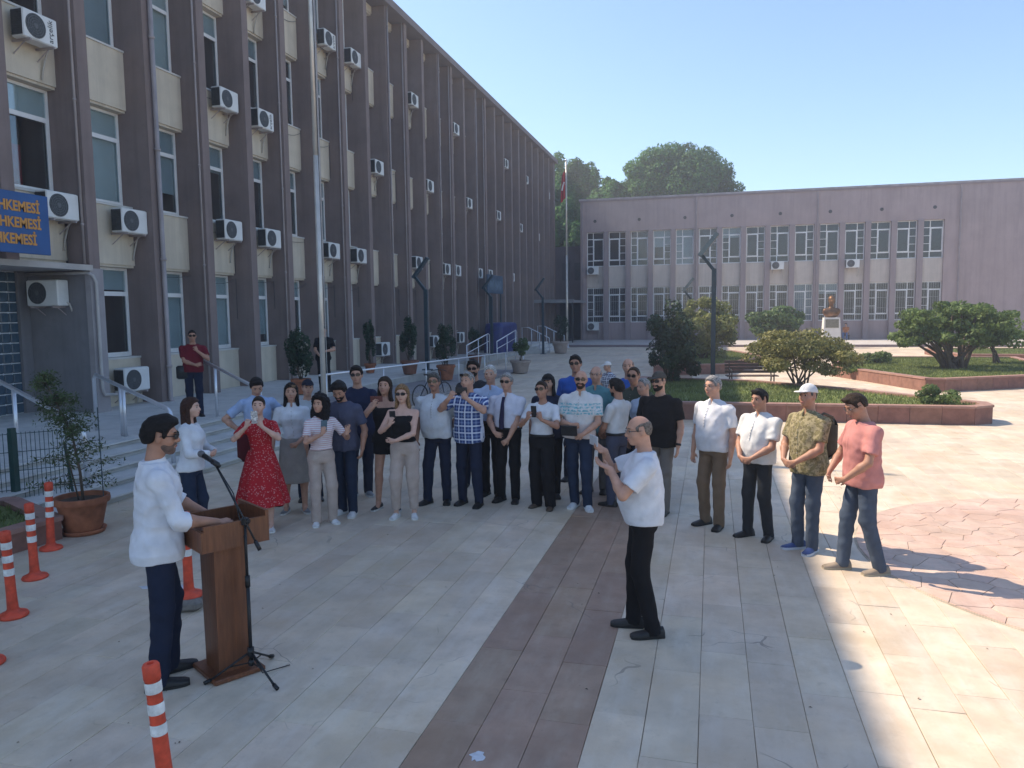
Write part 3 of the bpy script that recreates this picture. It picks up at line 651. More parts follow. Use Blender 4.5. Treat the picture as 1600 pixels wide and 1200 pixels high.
def shrub(name, label, cat, loc, rad, zc, k, n, size, m, seed, stems=6, trunk_r=.05, cr=(.28, .42), stem_m=None, zmin=-1, up=.3, group=None, shell=.85, base_r=.15):
    rng = np.random.default_rng(seed); t = thing(name, label, cat, loc, 0, group); cl = clumps((0, 0, zc), rad, k, rng, cr, shell, zmin)
    mb = MB()
    for c, r_ in cl: mb.quads(leafcloud(c, r_, n, size, rng, up))
    obj('crown', mb, m, t)
    st = MB()
    for i in range(stems):
        c = cl[(i*max(1, len(cl)//stems)) % len(cl)][0]; a = rng.uniform(0, 6.28); b0 = np.array([math.cos(a)*base_r, math.sin(a)*base_r, -.05])
        mid = (b0+c)/2+rng.normal(0, .06, 3); st.tube([b0, mid*[.8, .8, 1], c], [trunk_r, trunk_r*.7, trunk_r*.3], 6)
    obj('trunk', st, stem_m or mat('bark', (.10, .075, .055), .9, .3, 8, .6, 30), t, True)
    return t
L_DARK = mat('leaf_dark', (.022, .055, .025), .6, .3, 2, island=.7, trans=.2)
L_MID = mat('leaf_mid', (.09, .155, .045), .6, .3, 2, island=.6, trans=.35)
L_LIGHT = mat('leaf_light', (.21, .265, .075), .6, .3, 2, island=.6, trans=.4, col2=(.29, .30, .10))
L_YEL = mat('leaf_yellow', (.23, .25, .075), .6, .3, 2, island=.6, trans=.35, col2=(.27, .25, .08))
L_FIG = mat('leaf_fig', (.14, .225, .065), .6, .3, 2, island=.5, trans=.45, col2=(.21, .29, .09))
L_PINE = mat('leaf_pine', (.05, .15, .035), .7, .3, .35, island=.45, trans=.35, col2=(.10, .24, .05))
BARK = mat('bark', (.10, .075, .055), .9, .3, 8, .6, 30)
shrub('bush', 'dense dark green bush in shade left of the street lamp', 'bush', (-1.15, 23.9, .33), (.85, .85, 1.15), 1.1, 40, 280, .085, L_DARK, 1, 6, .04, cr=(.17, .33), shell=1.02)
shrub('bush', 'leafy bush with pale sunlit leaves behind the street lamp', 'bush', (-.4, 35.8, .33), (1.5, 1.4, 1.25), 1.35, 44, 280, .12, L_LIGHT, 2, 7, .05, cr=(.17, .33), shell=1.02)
shrub('bush', 'round clipped green bush in front of the mauve building', 'bush', (3.5, 48.2, .0), (1.75, 1.5, 1.05), 1.65, 40, 280, .14, L_MID, 3, 5, .06, zmin=-.7, cr=(.17, .33), shell=1.0)
shrub('bush', 'yellow-green spreading bush on thin stems above the bench', 'bush', (2.5, 23.3, .33), (1.5, 1.2, .62), .9, 60, 330, .075, L_YEL, 4, 9, .03, zmin=-.85, cr=(.18, .34), shell=1.02)
shrub('bush', 'big wide feathery bush on thick trunks at the right', 'bush', (8.3, 30.4, .33), (1.95, 1.5, .95), 1.35, 105, 230, .10, L_FIG, 5, 14, .09, zmin=-.55, cr=(.12, .25), shell=1.12, stem_m=BARK, base_r=.35)
shrub('bush', 'rounded dark bush right of the big feathery one', 'bush', (10.6, 33.2, .33), (.85, .8, .65), 1.15, 20, 260, .10, L_FIG, 6, 4, .05, zmin=-.6)
shrub('shrub', 'small leafy shrub at the near curb corner of the front bed', 'shrub', (5.0, 19.0, .33), (.5, .4, .26), .24, 10, 220, .06, L_FIG, 7, 5, .015)
shrub('shrub', 'low shrub left of the big feathery bush', 'shrub', (6.3, 33, .33), (.8, .6, .25), .25, 9, 200, .09, L_FIG, 8, 4, .015)
shrub('shrub', 'low green shrub left of the bust pedestal beyond the yellow bush', 'shrub', (4.9, 29.5, .3), (.45, .4, .25), .25, 8, 200, .07, L_FIG, 9, 4, .015)
def pine(label, loc, rad, zc, k, seed, n=420, size=.30):
    rng = np.random.default_rng(seed); t = thing('pine_tree', label, 'tree', loc, 0, 'pine trees behind the buildings'); cl = clumps((0, 0, zc), rad, k, rng, (.15, .22), .90, -.35)
    mb = MB()
    for c, r_ in cl: mb.quads(leafcloud(c, r_*[1, 1, 1.25], n, size, rng, .5, .8))
    mb.quads(leafcloud((0, 0, zc-.1*rad[2]), np.asarray(rad)*.72, 5000, size*1.3, rng))
    obj('crown', mb, L_PINE, t)
    st = MB().tube([(0, 0, 0), (.2, .1, zc*.5), (0, 0, zc)], [.45, .36, .2], 10)
    for c, _ in cl[:14]: st.tube([(0, 0, zc*.72), c*[.5, .5, 1]-[0, 0, .6], c], [.16, .1, .04], 6)
    obj('trunk', st, BARK, t, True)
pine('broad domed pine behind the roof of the mauve building', (-3.6, 82, 0), (6.5, 5.0, 4.3), 14.9, 150, 31, 460)
pine('dark pine behind the far end of the brown building', (-15.2, 84, 0), (3.9, 4.0, 4.8), 14.8, 80, 32)
pine('smaller pine between the brown building and the domed pine', (-10.6, 80, 0), (2.6, 2.6, 2.6), 13.4, 30, 33)
pine('low pine top beside the flagpole at the corner', (-13.6, 77, 0), (3.6, 2.6, 5.2), 8.8, 60, 34)

# ------------------------------------------------------------------ pots with plants
def pot(label, loc, r_, h, m=M_TERRA, sub=True, name='flower_pot'):
    t = thing(name, label, 'plant pot', loc)
    o = obj('pot', MB().lathe([(r_*.66, .03), (r_*.70, .05), (r_*.93, h*.80), (r_*.94, h*.82), (r_*1.04, h*.83), (r_*1.06, h*.9), (r_*1.04, h), (r_*.95, h), (r_*.93, h*.88), (r_*.90, h*.86)], 32, capt=False), m, t, True); shade_auto(o)
    obj('soil', MB().lathe([(r_*.915, h*.85), (r_*.915, h*.875)], 24), M_SOIL, t)
    if sub: obj('saucer', MB().lathe([(r_*.78, 0), (r_*.86, .05), (r_*.84, .055), (r_*.7, .03)], 28, capt=True), m, t, True)
    return t
pot('large terracotta pot with a thin evergreen sapling by the fence', (-7.22, 7.38, 0), .29, .44)
rng = np.random.default_rng(44)
t = thing('potted_tree', 'thin leaning evergreen sapling growing in the large terracotta pot', 'tree', (-7.22, 7.38, .37))
stem = [np.array(p) for p in ((.02, 0, 0), (-.02, .02, .35), (-.10, .03, .75), (-.20, .02, 1.0), (-.32, 0, 1.25), (-.42, -.02, 1.5))]
tr = MB().tube(stem, [.018, .016, .013, .01, .007, .004], 7); tr.tube([(-.04, 0, 0), (-.1, -.03, .4), (-.16, -.05, .75)], [.01, .008, .004], 6); lf = MB()
for i in range(80):
    s = rng.uniform(.10, 1) ; j = min(4, int(s*5)); p = stem[j]+(stem[j+1]-stem[j])*(s*5-j)
    a = rng.uniform(0, 6.28); L_ = (1.08-s)*.42+.10; d = np.array([math.cos(a), math.sin(a)*.9, rng.uniform(-.1, .35)]); q = p+d*L_*rng.uniform(.6, 1.1)
    tr.tube([p, (p+q)/2+[0, 0, .02], q], [.005, .004, .002], 4)
    for u in np.linspace(.25, 1, 6): lf.quads(leafcloud(p+(q-p)*u+rng.normal(0, .015, 3), (.06, .06, .06), 9, .038, rng, .1, .6))
obj('trunk', tr, BARK, t, True); obj('crown', lf, mat('leaf_sapling', (.065, .115, .04), .6, .3, 4, island=.7, trans=.3, col2=(.10, .14, .05)), t)
obj('stake', MB().cyl((.22, .1, 0), (.21, .1, 1.12), .006, n=6), M_LAMP, t)
def potted(label_p, label_t, loc, r_, h, rad, zc, k, m, seed, pm=M_TERRA):
    pot(label_p, loc, r_, h, pm, False)
    shrub('potted_plant', label_t, 'plant', (loc[0], loc[1], loc[2]+h*.86), rad, zc, k, 260, .06, m, seed, 4, .02, base_r=.05)
potted('terracotta pot on the terrace by the man behind the flagpole', 'leafy potted shrub on the terrace left of the flagpole', (-10.4, 18.0, TZ), .25, .42, (.38, .38, .7), .75, 16, L_DARK, 51)
potted('brown pot below the first dark column cypress on the ramp side', 'first dark columnar cypress in a pot by the facade', (-9.95, 24.4, TZ), .3, .5, (.30, .30, .8), .8, 14, L_DARK, 52, mat('pot_brown', (.20, .09, .06), .8, .15, 5))
potted('reddish pot below the second dark column cypress', 'second dark columnar cypress in a pot by the facade', (-9.0, 25.4, .19), .32, .55, (.34, .34, .8), .75, 15, L_DARK, 53)
potted('third terracotta pot farther along the facade', 'slim potted shrub before the ramp railing', (-10.6, 34.0, .0), .32, .6, (.3, .3, .7), .8, 10, L_DARK, 54, mat('pot_brown', (.20, .09, .06), .8, .15, 5))
potted('squat pale concrete planter in the middle of the plaza edge', 'sparse leafy plant in the squat pale planter', (-7.7, 31.0, .0), .42, .55, (.4, .4, .55), .6, 9, L_MID, 55, mat('planter_concrete', (.36, .29, .25), .85, .15, 4, .3, 30))
potted('squat concrete planter beside the second flagpole', 'leafy plant in the planter beside the second flagpole', (-8.9, 46.0, .0), .5, .75, (.5, .5, .8), .9, 11, L_DARK, 56, mat('planter_concrete', (.36, .29, .25), .85, .15, 4, .3, 30))
potted('small pot by the glass-fronted fin near the flagpole', 'thin potted climber against the facade', (-11.6, 24.8, TZ), .2, .36, (.2, .2, .8), .9, 10, L_DARK, 57)

# ------------------------------------------------------------------ corner fence, planter, bollards
cp = curb('corner_planter', 'low brick-edged planter at the left edge below the fence', [(-12.6, 4.0), (-7.35, 6.2), (-7.25, 7.1), (-8.6, 7.75), (-13.5, 5.6)], .22, .18)
shrub('shrub', 'leafy green shrub in the planter at the left edge', 'shrub', (-8.55, 6.75, .2), (.42, .35, .36), .36, 12, 260, .06, L_MID, 61, 5, .015)
fn = thing('fence', 'dark green metal mesh fence with posts at the left edge', 'fence', (-9.3, 7.9, 0)); FG = mat('fence_green', (.012, .05, .045), .45, .15, 10)
def fpt(s): return Vector((-1.05+1.34*s, -1.58+1.48*s, 0))   # s=1.12 is the visible post
for s in (0., 1.12):
    p = fpt(s); obj('post', MB().box(p.x-.035, p.x+.035, p.y-.035, p.y+.035, 0, 1.12), FG, fn)
p = fpt(1.45); obj('brace', MB().tube([(p.x-.1, p.y, .85), (p.x-.02, p.y, .2), (p.x+.12, p.y+.03, 0)], .018, 6), FG, fn)
for a, b in ((0, 1.12), (1.12, 1.45)):
    m = MB(); pa, pb = fpt(a), fpt(b); nn = int((pb-pa).length/.05)
    for i in range(1, nn): q = pa+(pb-pa)*(i/nn); m.cyl((q.x, q.y, .06), (q.x, q.y, 1.06), .004, n=4)
    for z in (.08, .3, .55, .8, 1.04): m.cyl((pa.x, pa.y, z), (pb.x, pb.y, z), .005, n=4)
    obj('mesh_panel', m, FG, fn)
def bollard(label, loc, lean=(0, 0), H=.75):
    t = thing('bollard', label, 'bollard', loc, 0, 'orange and white bollards'); t.rotation_euler = (lean[0], lean[1], 0)
    o = obj('base', MB().lathe([(.115, 0), (.118, .012), (.108, .03), (.075, .04), (.055, .055), (.045, .07)], 24), M_ORANGE, t, True)
    o = obj('post', MB().lathe([(.045, .05), (.040, .2), (.038, H-.09), (.0385, H-.09), (.043, H-.08), (.043, H-.012), (.036, H), (.018, H+.001), (.016, H-.012)], 24), M_ORANGE, t, True); shade_auto(o)
    for i in range(3): obj('reflective_band', MB().lathe([(.0415, H-.155-.115*i), (.0422, H-.15-.115*i), (.0422, H-.10-.115*i), (.0415, H-.095-.115*i)], 24, capb=False, capt=False), M_WHITE, t, True)
bollard('orange bollard nearest the camera, cut off at the bottom of the picture', (-2.76, 3.26, 0), (R(2), R(-3)), .76)
bollard('orange and white bollard at the left edge, nearest of the left three', (-5.78, 5.10, 0), (R(1), R(-1)))
bollard('orange and white bollard in the middle of the left three', (-6.42, 5.93, 0), (0, R(-1)))
bollard('orange and white bollard just in front of the large terracotta pot', (-7.05, 6.74, 0), (R(-1), R(1)))
bollard('orange and white bollard on a grey stone foot behind the podium', (-4.42, 5.62, .10))
rk = obj('stone_foot', MB().box(-.20, .16, -.15, .15, 0, .11, bev=.035), mat('rough_stone', (.19, .17, .15), .95, .25, 12, .9, 18)); rk.location = (-4.45, 5.60, -.003); rk.rotation_euler = (0, 0, R(25)); tag(rk, 'grey stone block under the bollard behind the podium', 'stone block')
bollard('orange bollard mostly outside the left edge of the picture', (-5.17, 4.32, 0))

# ------------------------------------------------------------------ podium, microphone
PA = math.atan2(-.29, .45)
pd = thing('podium', 'brown wooden lectern with open tray top on a square pedestal', 'lectern', (-3.36, 4.66, 0), PA)
obj('foot', MB().box(-.205, .205, -.185, .185, 0, .035, bev=.006), M_WOOD, pd)
ped = MB(); ped.add([(-.12, -.115, .035), (.12, -.115, .035), (.12, .115, .035), (-.12, .115, .035), (-.13, -.12, .97), (.13, -.12, .97), (.13, .12, .97), (-.13, .12, .97)], [(0, 1, 5, 4), (1, 2, 6, 5), (2, 3, 7, 6), (3, 0, 4, 7), (4, 5, 6, 7)])
obj('pedestal', ped, M_WOOD, pd)
TW, TD = .235, .24
def zt(y): return 1.115+.0*y
tr_ = MB()
tr_.box(-TW, TW, -TD, -TD+.022, .955, 1.10).box(-TW, TW, TD-.022, TD, .955, 1.175).box(-TW, -TW+.022, -TD+.022, TD-.022, .955, 1.135).box(TW-.022, TW, -TD+.022, TD-.022, .955, 1.135)
obj('tray', tr_, M_WOOD, pd); obj('desk_top', MB().box(-TW+.023, TW-.023, -TD+.023, TD-.023, .97, 1.035), M_WOODD, pd)
def small(name, label, cat, loc, rz, dims, m, bev=.004):
    o = obj(name, MB().box(-dims[0]/2, dims[0]/2, -dims[1]/2, dims[1]/2, 0, dims[2], bev=min(bev, dims[2]*.3)), m, None, False, loc, rz); return tag(o, label, cat)
M_PHONE = mat('phone_black', (.012, .012, .016), .2, .1, 8, spec=.6)
small('phone', 'dark phone lying in the podium tray near its front edge', 'phone', (-3.38, 4.55, 1.036), R(10), (.15, .075, .009), M_PHONE)
small('phone', 'dark flat phone lying at the back of the podium tray', 'phone', (-3.44, 4.73, 1.036), R(-25), (.16, .08, .010), M_PHONE)
ms = thing('microphone_stand', 'black tripod microphone stand with boom arm in front of the podium', 'microphone stand', (-3.12, 4.58, 0))
obj('pole', MB().cyl((0, 0, .10), (0, 0, .70), .013).cyl((0, 0, .70), (0, 0, 1.12), .009).cyl((0, 0, .66), (0, 0, .74), .018), M_BLACK, ms, True)
obj('hub', MB().cyl((0, 0, .16), (0, 0, .22), .024).cyl((0, 0, .09), (0, 0, .13), .02), M_BLACK, ms, True)
for a in (R(-145), R(-25), R(95)):
    ca, sa = math.cos(a), math.sin(a)
    l_ = obj('leg', MB().tube([(0, 0, .19), (ca*.30, sa*.30, .012)], .0085, 6).tube([(0, 0, .11), (ca*.15, sa*.15, .10)], .005, 5), M_BLACK, ms, True)
    obj('rubber_foot', MB().tube([(ca*.27, sa*.27, .03), (ca*.315, sa*.315, .013)], .014, 8), M_BLACK, l_, True)
mdir = Vector((-.31, .07, .46)).normalized(); c0 = Vector((0, 0, 1.13)); e0 = c0-mdir*.21; e1 = c0+mdir*.47
obj('boom', MB().cyl(e0, e1, .0075), M_BLACK, ms, True); obj('counterweight', MB().cyl(e0-mdir*.02, e0+mdir*.05, .014), M_BLACK, ms, True)
obj('clamp', MB().box(-.02, .02, -.022, .022, 1.10, 1.155, bev=.006).cyl((-.035, 0, 1.13), (.035, 0, 1.13), .016), M_BLACK, ms)
mc = thing('microphone', 'black handheld microphone with grey ball head clipped to the boom', 'microphone', Vector((-3.12, 4.58, 0))+e1)
md2 = Vector((-.9, .15, .42)).normalized()
obj('body', MB().cyl(-md2*.05, md2*.11, .013, .019).cyl(-md2*.03, md2*.02, .02), M_BLACK, mc, True)
cb = md2*.135; mh = MB()
for i in range(6):
    a0, a1 = math.pi*i/6, math.pi*(i+1)/6; mh.cyl(cb-md2*.027*math.cos(a0), cb-md2*.027*math.cos(a1), max(.001, .026*math.sin(a0)), max(.001, .026*math.sin(a1)), 14)
obj('ball_head', mh, mat('mic_mesh', (.20, .20, .21), .5, .2, 60, .8, 300, metal=.6), mc, True)
cable = [Vector((-3.12, 4.58, 0))+e1, (-3.20, 4.58, 1.32), (-3.13, 4.58, 1.0), (-3.125, 4.575, .5), (-3.12, 4.58, .18), (-3.06, 4.62, .02), (-2.95, 4.8, .008)]
tag(obj('cable', MB().tube(cable, .004, 6), M_BLACK, None, True), 'thin black cable running down the microphone stand', 'cable')

# ------------------------------------------------------------------ flagpoles, street lamps, benches, bust
def flagpole(label, flabel, loc, H, r_, fl, group='flagpoles'):
    t = thing('flagpole', label, 'flagpole', loc, 0, group)
    obj('pole', MB().cyl((0, 0, 0), (0, 0, H*.5), r_, r_*.85, 14).cyl((0, 0, H*.5), (0, 0, H), r_*.8, r_*.55, 14), mat('pole_paint', (.62, .58, .52), .35, .1, 3, metal=.4), t, True)
    obj('base', MB().lathe([(r_*2.6, 0), (r_*2.6, .03), (r_*1.5, .05), (r_*1.3, .3)], 16), M_STEEL, t, True)
    obj('finial', MB().lathe([(.01, H), (r_*1.1, H+.05), (r_*1.1, H+.1), (.01, H+.16)], 12), M_STEEL, t, True)
    obj('rope', MB().tube([(r_*1.6, 0, .8), (r_*1.2, 0, H-.1)], .006, 4), mat('rope', (.5, .5, .48), .8), t)
    f = MB(); nu, nv = 10, 16; vs = []
    for j in range(nv+1):
        v = j/nv
        for i in range(nu+1):
            u = i/nu; x = -r_-u*fl[1]*(.55+.1*v); y = .10*math.sin(u*9+v*2)*(.4+u); vs.append((x, y, H-fl[2]-v*fl[0]-u*fl[1]*.75))
    f.add(vs, [(j*(nu+1)+i, j*(nu+1)+i+1, (j+1)*(nu+1)+i+1, (j+1)*(nu+1)+i) for j in range(nv) for i in range(nu)])
    fo = obj('flag', f, mat('flag_red', (.40, .012, .02), .75, .1, 4), None, True, loc); md = fo.modifiers.new('thick', 'SOLIDIFY'); md.thickness = .004
    tag(fo, flabel, 'flag')
    return fo
flagpole('tall pale flagpole rising in front of the brown facade', 'red flag hanging at the top edge on the near flagpole', (-7.8, 14.4, 0), 11.5, .058, (1.6, .35, .6))
f2 = flagpole('thin pale flagpole at the corner between the two buildings', 'limp red flag with white mark hanging on the far flagpole', (-9.9, 53.6, 0), 12.9, .075, (1.9, .45, .6))
wm = obj('crescent_mark', MB().box(-.05, .05, -.02, .02, -.3, .3, bev=.008), mat('flag_white', (.75, .72, .72), .7, .05), f2, False, (-.22, -.05, 11.2)); wm.rotation_euler = (0, R(14), 0)
def lamp(label, loc, H, face=1, s=1., hot=False):
    t = thing('street_lamp', label, 'street lamp', loc, 0, 'angular street lamps')
    obj('pole', MB().box(-.065*s, .065*s, -.065*s, .065*s, .02, H-1.15), M_LAMP, t)
    obj('base', MB().box(-.16, .16, -.16, .16, -.02, .03, bev=.005), M_LAMP, t)
    arm = MB().tube([(0, 0, H-1.2), (-.42*face, 0, H-.66)], .065*s, 4); obj('arm', arm, M_LAMP, t)
    hd = MB(); a = Vector((-.47*face, 0, H-.72)); b = Vector((.10*face, 0, H)); d = (b-a).normalized(); n_ = Vector((-d.z, 0, d.x)); w = .30 if hot else .12; th_ = 1.6 if hot else 1.
    vs = [a+n_*s_*.045*th_+Vector((0, y_, 0)) for s_ in (-1, 1) for y_ in (-w, w)]+[b+n_*s_*.04*th_+Vector((0, y_, 0)) for s_ in (-1, 1) for y_ in (-w, w)]
    hd.add(vs, [(0, 1, 3, 2), (4, 6, 7, 5), (0, 2, 6, 4), (1, 5, 7, 3), (2, 3, 7, 6), (0, 4, 5, 1)])
    obj('lamp_head', hd, mat('lamp_head', (.10, .12, .13), .25, .1, 6, metal=.5) if hot else M_LAMP, t)
    return t
lamp('angular dark street lamp on the terrace behind the people', (-10.15, 26.6, TZ), 4.1)
lamp('angular dark street lamp beside the blue board', (-11.4, 39.6, .28), 4.25)
lamp('angular dark street lamp by the far stairs at the corner', (-9.85, 45.4, 0), 4.55)
lamp('angular street lamp standing in the garden beside the bushes', (.05, 26.6, .0), 5.05, 1, 1.15, True)
lamp('small far angular street lamp in front of the mauve building', (-1.1, 44.0, 0), 4.3, 1, 1.2, True)
def bench(label, loc, rz):
    t = thing('park_bench', label, 'bench', loc, rz, 'wooden park benches'); wd = mat('bench_wood', (.085, .055, .045), .7, .2, 4, .2, 30, island=.2)
    for i in range(4): obj('seat_slat', MB().box(-.8, .8, -.24+.115*i, -.14+.115*i, .42, .45, bev=.006), wd, t)
    for i in range(4): obj('back_slat', MB().box(-.8, .8, .245+.03*i, .27+.03*i, .50+.105*i, .59+.105*i, bev=.006), wd, t)
    for x in (-.65, .65):
        obj('leg', MB().tube([(x, -.22, 0), (x, -.20, .41), (x, .2, .41), (x, .27, .50), (x, .37, .92)], .022, 6).tube([(x, .2, .41), (x, .28, 0)], .022, 6).tube([(x, -.2, .41), (x, -.22, .62), (x, .3, .64)], .018, 6), M_BLACK, t, True)
bench('dark slatted bench under the yellow-green bush', (1.25, 25.6, 0), R(8))
bench('dark slatted bench farther back beside the rear lawn', (2.6, 39.2, 0), R(-4))
bt = thing('bust_pedestal', 'white marble pedestal with inscription panel carrying the bronze bust', 'pedestal', (7.45, 53.3, 0))
o = MB(); o.add([(-.58, -.5, 0), (.58, -.5, 0), (.58, .5, 0), (-.58, .5, 0), (-.47, -.42, 1.95), (.47, -.42, 1.95), (.47, .42, 1.95), (-.47, .42, 1.95)], [(3, 2, 1, 0), (0, 1, 5, 4), (1, 2, 6, 5), (2, 3, 7, 6), (3, 0, 4, 7), (4, 5, 6, 7)])
obj('shaft', o, mat('white_marble', (.72, .69, .65), .5, .06, 2), bt); obj('plinth', MB().box(-.75, .75, -.65, .65, -.01, .18, bev=.02), mat('white_marble', (.7, .7, .7)), bt)
pl = obj('plaque', MB().box(-.40, .40, -.02, 0, 0, .55, bev=.005), mat('plaque_bronze', (.22, .20, .15), .45, .2, 14, .4, 30, metal=.3), bt, loc=(0, -.452, 1.30)); pl.rotation_euler = (R(-2.3), 0, 0)

# ------------------------------------------------------------------ far left corner: ramp rails, stairs, blue tarp, notice board
railing('thin steel double railing left of the blue tarp', [(-10.2, 31.5, 1.15), (-10.2, 34.8, 1.55), (-10.2, 35, 1.5), (-10.2, 35, .3)], [((-10.2, y_, .0), (-10.2, y_, 1.15+(y_-31.5)*.12)) for y_ in (31.5, 33.2, 34.6)], .025, mid=[[(-10.2, 31.5, .8), (-10.2, 35, 1.2)]])
railing('thin steel double railing in front of the blue tarp', [(-10.0, 35.6, 1.15), (-10.0, 39.3, 1.6), (-10.0, 39.5, 1.5), (-10.0, 39.5, .3)], [((-10.0, y_, .0), (-10.0, y_, 1.15+(y_-35.6)*.12)) for y_ in (35.6, 37.5, 39.2)], .025, mid=[[(-10.0, 35.6, .8), (-10.0, 39.5, 1.2)]])
st = thing('corner_stairs', 'short pale stairs at the far corner entrance', 'steps', (-10.6, 48, 0))
for i in range(4): obj('step', MB().box(-1.6-.0*i, .9-.32*i, -2.2, 2.6, .14*i, .14*(i+1)-.002), M_STEP, st)
railing('white stair railing at the far corner, left one', [(-9.6, 46.0, .0), (-9.6, 46.0, .95), (-10.9, 46.0, 1.6), (-11.3, 46.0, 1.6), (-11.3, 46.0, .56)], [((-10.2, 46.0, .28), (-10.2, 46.0, 1.24)), ((-10.7, 46.0, .42), (-10.7, 46.0, 1.5))], .03)
railing('white stair railing at the far corner, right one', [(-9.5, 50.4, .0), (-9.5, 50.4, .95), (-10.9, 50.4, 1.6), (-11.3, 50.4, 1.6), (-11.3, 50.4, .56)], [((-10.2, 50.4, .28), (-10.2, 50.4, 1.24)), ((-10.7, 50.4, .42), (-10.7, 50.4, 1.5))], .03)
tp = MB(); nn = 14; vs = []
for j in range(6):
    for i in range(nn+1):
        u = i/nn; z = [0, .5, 1.0, 1.4, 1.62, 1.68][j]; ins = [0, 0, .02, .04, .14, .5][j]; a = u*2*math.pi
        vs.append((math.copysign(abs(math.cos(a))**.35, math.cos(a))*(.6-ins*.5)+.015*math.sin(9*a+j), math.copysign(abs(math.sin(a))**.35, math.sin(a))*(2.0-ins)+.02*math.sin(7*a+2*j), z))
tp.add(vs, [(j*(nn+1)+i, j*(nn+1)+i+1, (j+1)*(nn+1)+i+1, (j+1)*(nn+1)+i) for j in range(5) for i in range(nn)]); tp.add([vs[5*(nn+1)+i] for i in range(nn)], [tuple(range(nn))])
tag(obj('tarp_cover', tp, mat('tarp_blue', (.008, .02, .13), .45, .2, 4, .5, 6), None, True, (-11.9, 43.4, .275)), 'bright blue tarp cover beside the facade railing', 'tarp')
nb = thing('notice_board', 'blue-grey notice board on a post beside the second street lamp', 'sign', (-12.2, 43.2, .28))
obj('panel', MB().box(-.04, .04, -1.6, 1.6, 3.35, 4.4, bev=.008), mat('board_blue', (.04, .08, .13), .5, .15, 1.2), nb); obj('printed_panel', MB().box(.04, .046, -1.3, 1.2, 3.55, 4.1), mat('board_print', (.09, .14, .19), .6, .4, 2.5), nb)
for y_ in (-1.2, 1.2): obj('post', MB().cyl((0, y_, 0), (0, y_, 3.4), .05), M_LAMP, nb)
bk = thing('bicycle', 'dark bicycle parked behind the people near the facade', 'bicycle', (-7.35, 19.6, 0), R(70)); BM = M_BLACK
def torus(R_, r_, n=28, m_=6):
    mb = MB(); vs = []
    for i in range(n):
        a = 2*math.pi*i/n
        for j in range(m_): b = 2*math.pi*j/m_; vs.append(((R_+r_*math.cos(b))*math.cos(a), r_*math.sin(b), (R_+r_*math.cos(b))*math.sin(a)))
    mb.add(vs, [(i*m_+j, ((i+1) % n)*m_+j, ((i+1) % n)*m_+(j+1) % m_, i*m_+(j+1) % m_) for i in range(n) for j in range(m_)]); return mb
for x in (-.5, .5):
    w = obj('wheel', torus(.31, .018), BM, bk, True, (x, 0, .33)); sp = MB()
    for i in range(14): a = 2*math.pi*i/14; sp.cyl((0, .01, 0), (.3*math.cos(a), 0, .3*math.sin(a)), .0015, n=3)
    obj('spokes', sp, M_STEEL, w)
obj('frame', MB().tube([(-.5, 0, .33), (-.15, 0, .78), (.35, 0, .80), (-.08, 0, .33), (-.5, 0, .33)], .016, 6).tube([(-.08, 0, .33), (-.18, 0, .88)], .015, 6).tube([(.34, 0, .95), (.37, 0, .75), (.5, 0, .33)], .014, 6), mat('bike_paint', (.02, .025, .05), .4, .1), bk, True)
obj('saddle', MB().box(-.30, -.08, -.06, .06, .88, .92, bev=.015), BM, bk); obj('handlebar', MB().tube([(.28, -.28, .97), (.36, -.1, .99), (.36, .1, .99), (.28, .28, .97)], .012, 6), BM, bk, True)
import zlib
# ------------------------------------------------------------------ people: signed-distance bodies, polygonised with surface nets
def surface_net(F, org, h):
    s = F < 0
    c = np.zeros(tuple(n-1 for n in F.shape), np.int8)
    cor = [(i, j, k) for i in (0, 1) for j in (0, 1) for k in (0, 1)]
    sl_ = lambda a, i, j, k: a[i:a.shape[0]-1+i, j:a.shape[1]-1+j, k:a.shape[2]-1+k]
    for q in cor: c += sl_(s, *q)
    act = (c > 0) & (c < 8); I = np.argwhere(act); idx = np.full(act.shape, -1, np.int32); idx[act] = np.arange(len(I))
    val = {q: F[I[:, 0]+q[0], I[:, 1]+q[1], I[:, 2]+q[2]] for q in cor}
    acc = np.zeros((len(I), 3)); cnt = np.zeros(len(I))
    for a in cor:
        for ax in range(3):
            if a[ax]: continue
            b = list(a); b[ax] = 1; b = tuple(b); va, vb = val[a], val[b]; x = (va < 0) != (vb < 0)
            t = np.where(x, va/np.where(x, va-vb, 1), 0); p = np.tile(np.array(a, float), (len(I), 1)); p[:, ax] = t
            acc[x] += p[x]; cnt[x] += 1
    V = np.asarray(org)+h*(I+acc/cnt[:, None]); faces = []
    for ax in range(3):
        o1, o2 = [(1, 2), (2, 0), (0, 1)][ax]
        lo = [slice(None)]*3; hi = [slice(None)]*3; lo[ax] = slice(0, -1); hi[ax] = slice(1, None)
        A = s[tuple(lo)]; B = s[tuple(hi)]; E_ = np.argwhere(A != B)
        if not len(E_): continue
        ok = (E_[:, o1] > 0) & (E_[:, o2] > 0) & (E_[:, o1] < act.shape[o1]) & (E_[:, o2] < act.shape[o2]); E_ = E_[ok]
        def cell(d1, d2): q = E_.copy(); q[:, o1] -= d1; q[:, o2] -= d2; return idx[q[:, 0], q[:, 1], q[:, 2]]
        Q = np.stack([cell(1, 1), cell(0, 1), cell(0, 0), cell(1, 0)], 1); fl = B[E_[:, 0], E_[:, 1], E_[:, 2]]
        Q[fl] = Q[fl][:, ::-1]; faces.append(Q)
    return V, np.concatenate(faces)
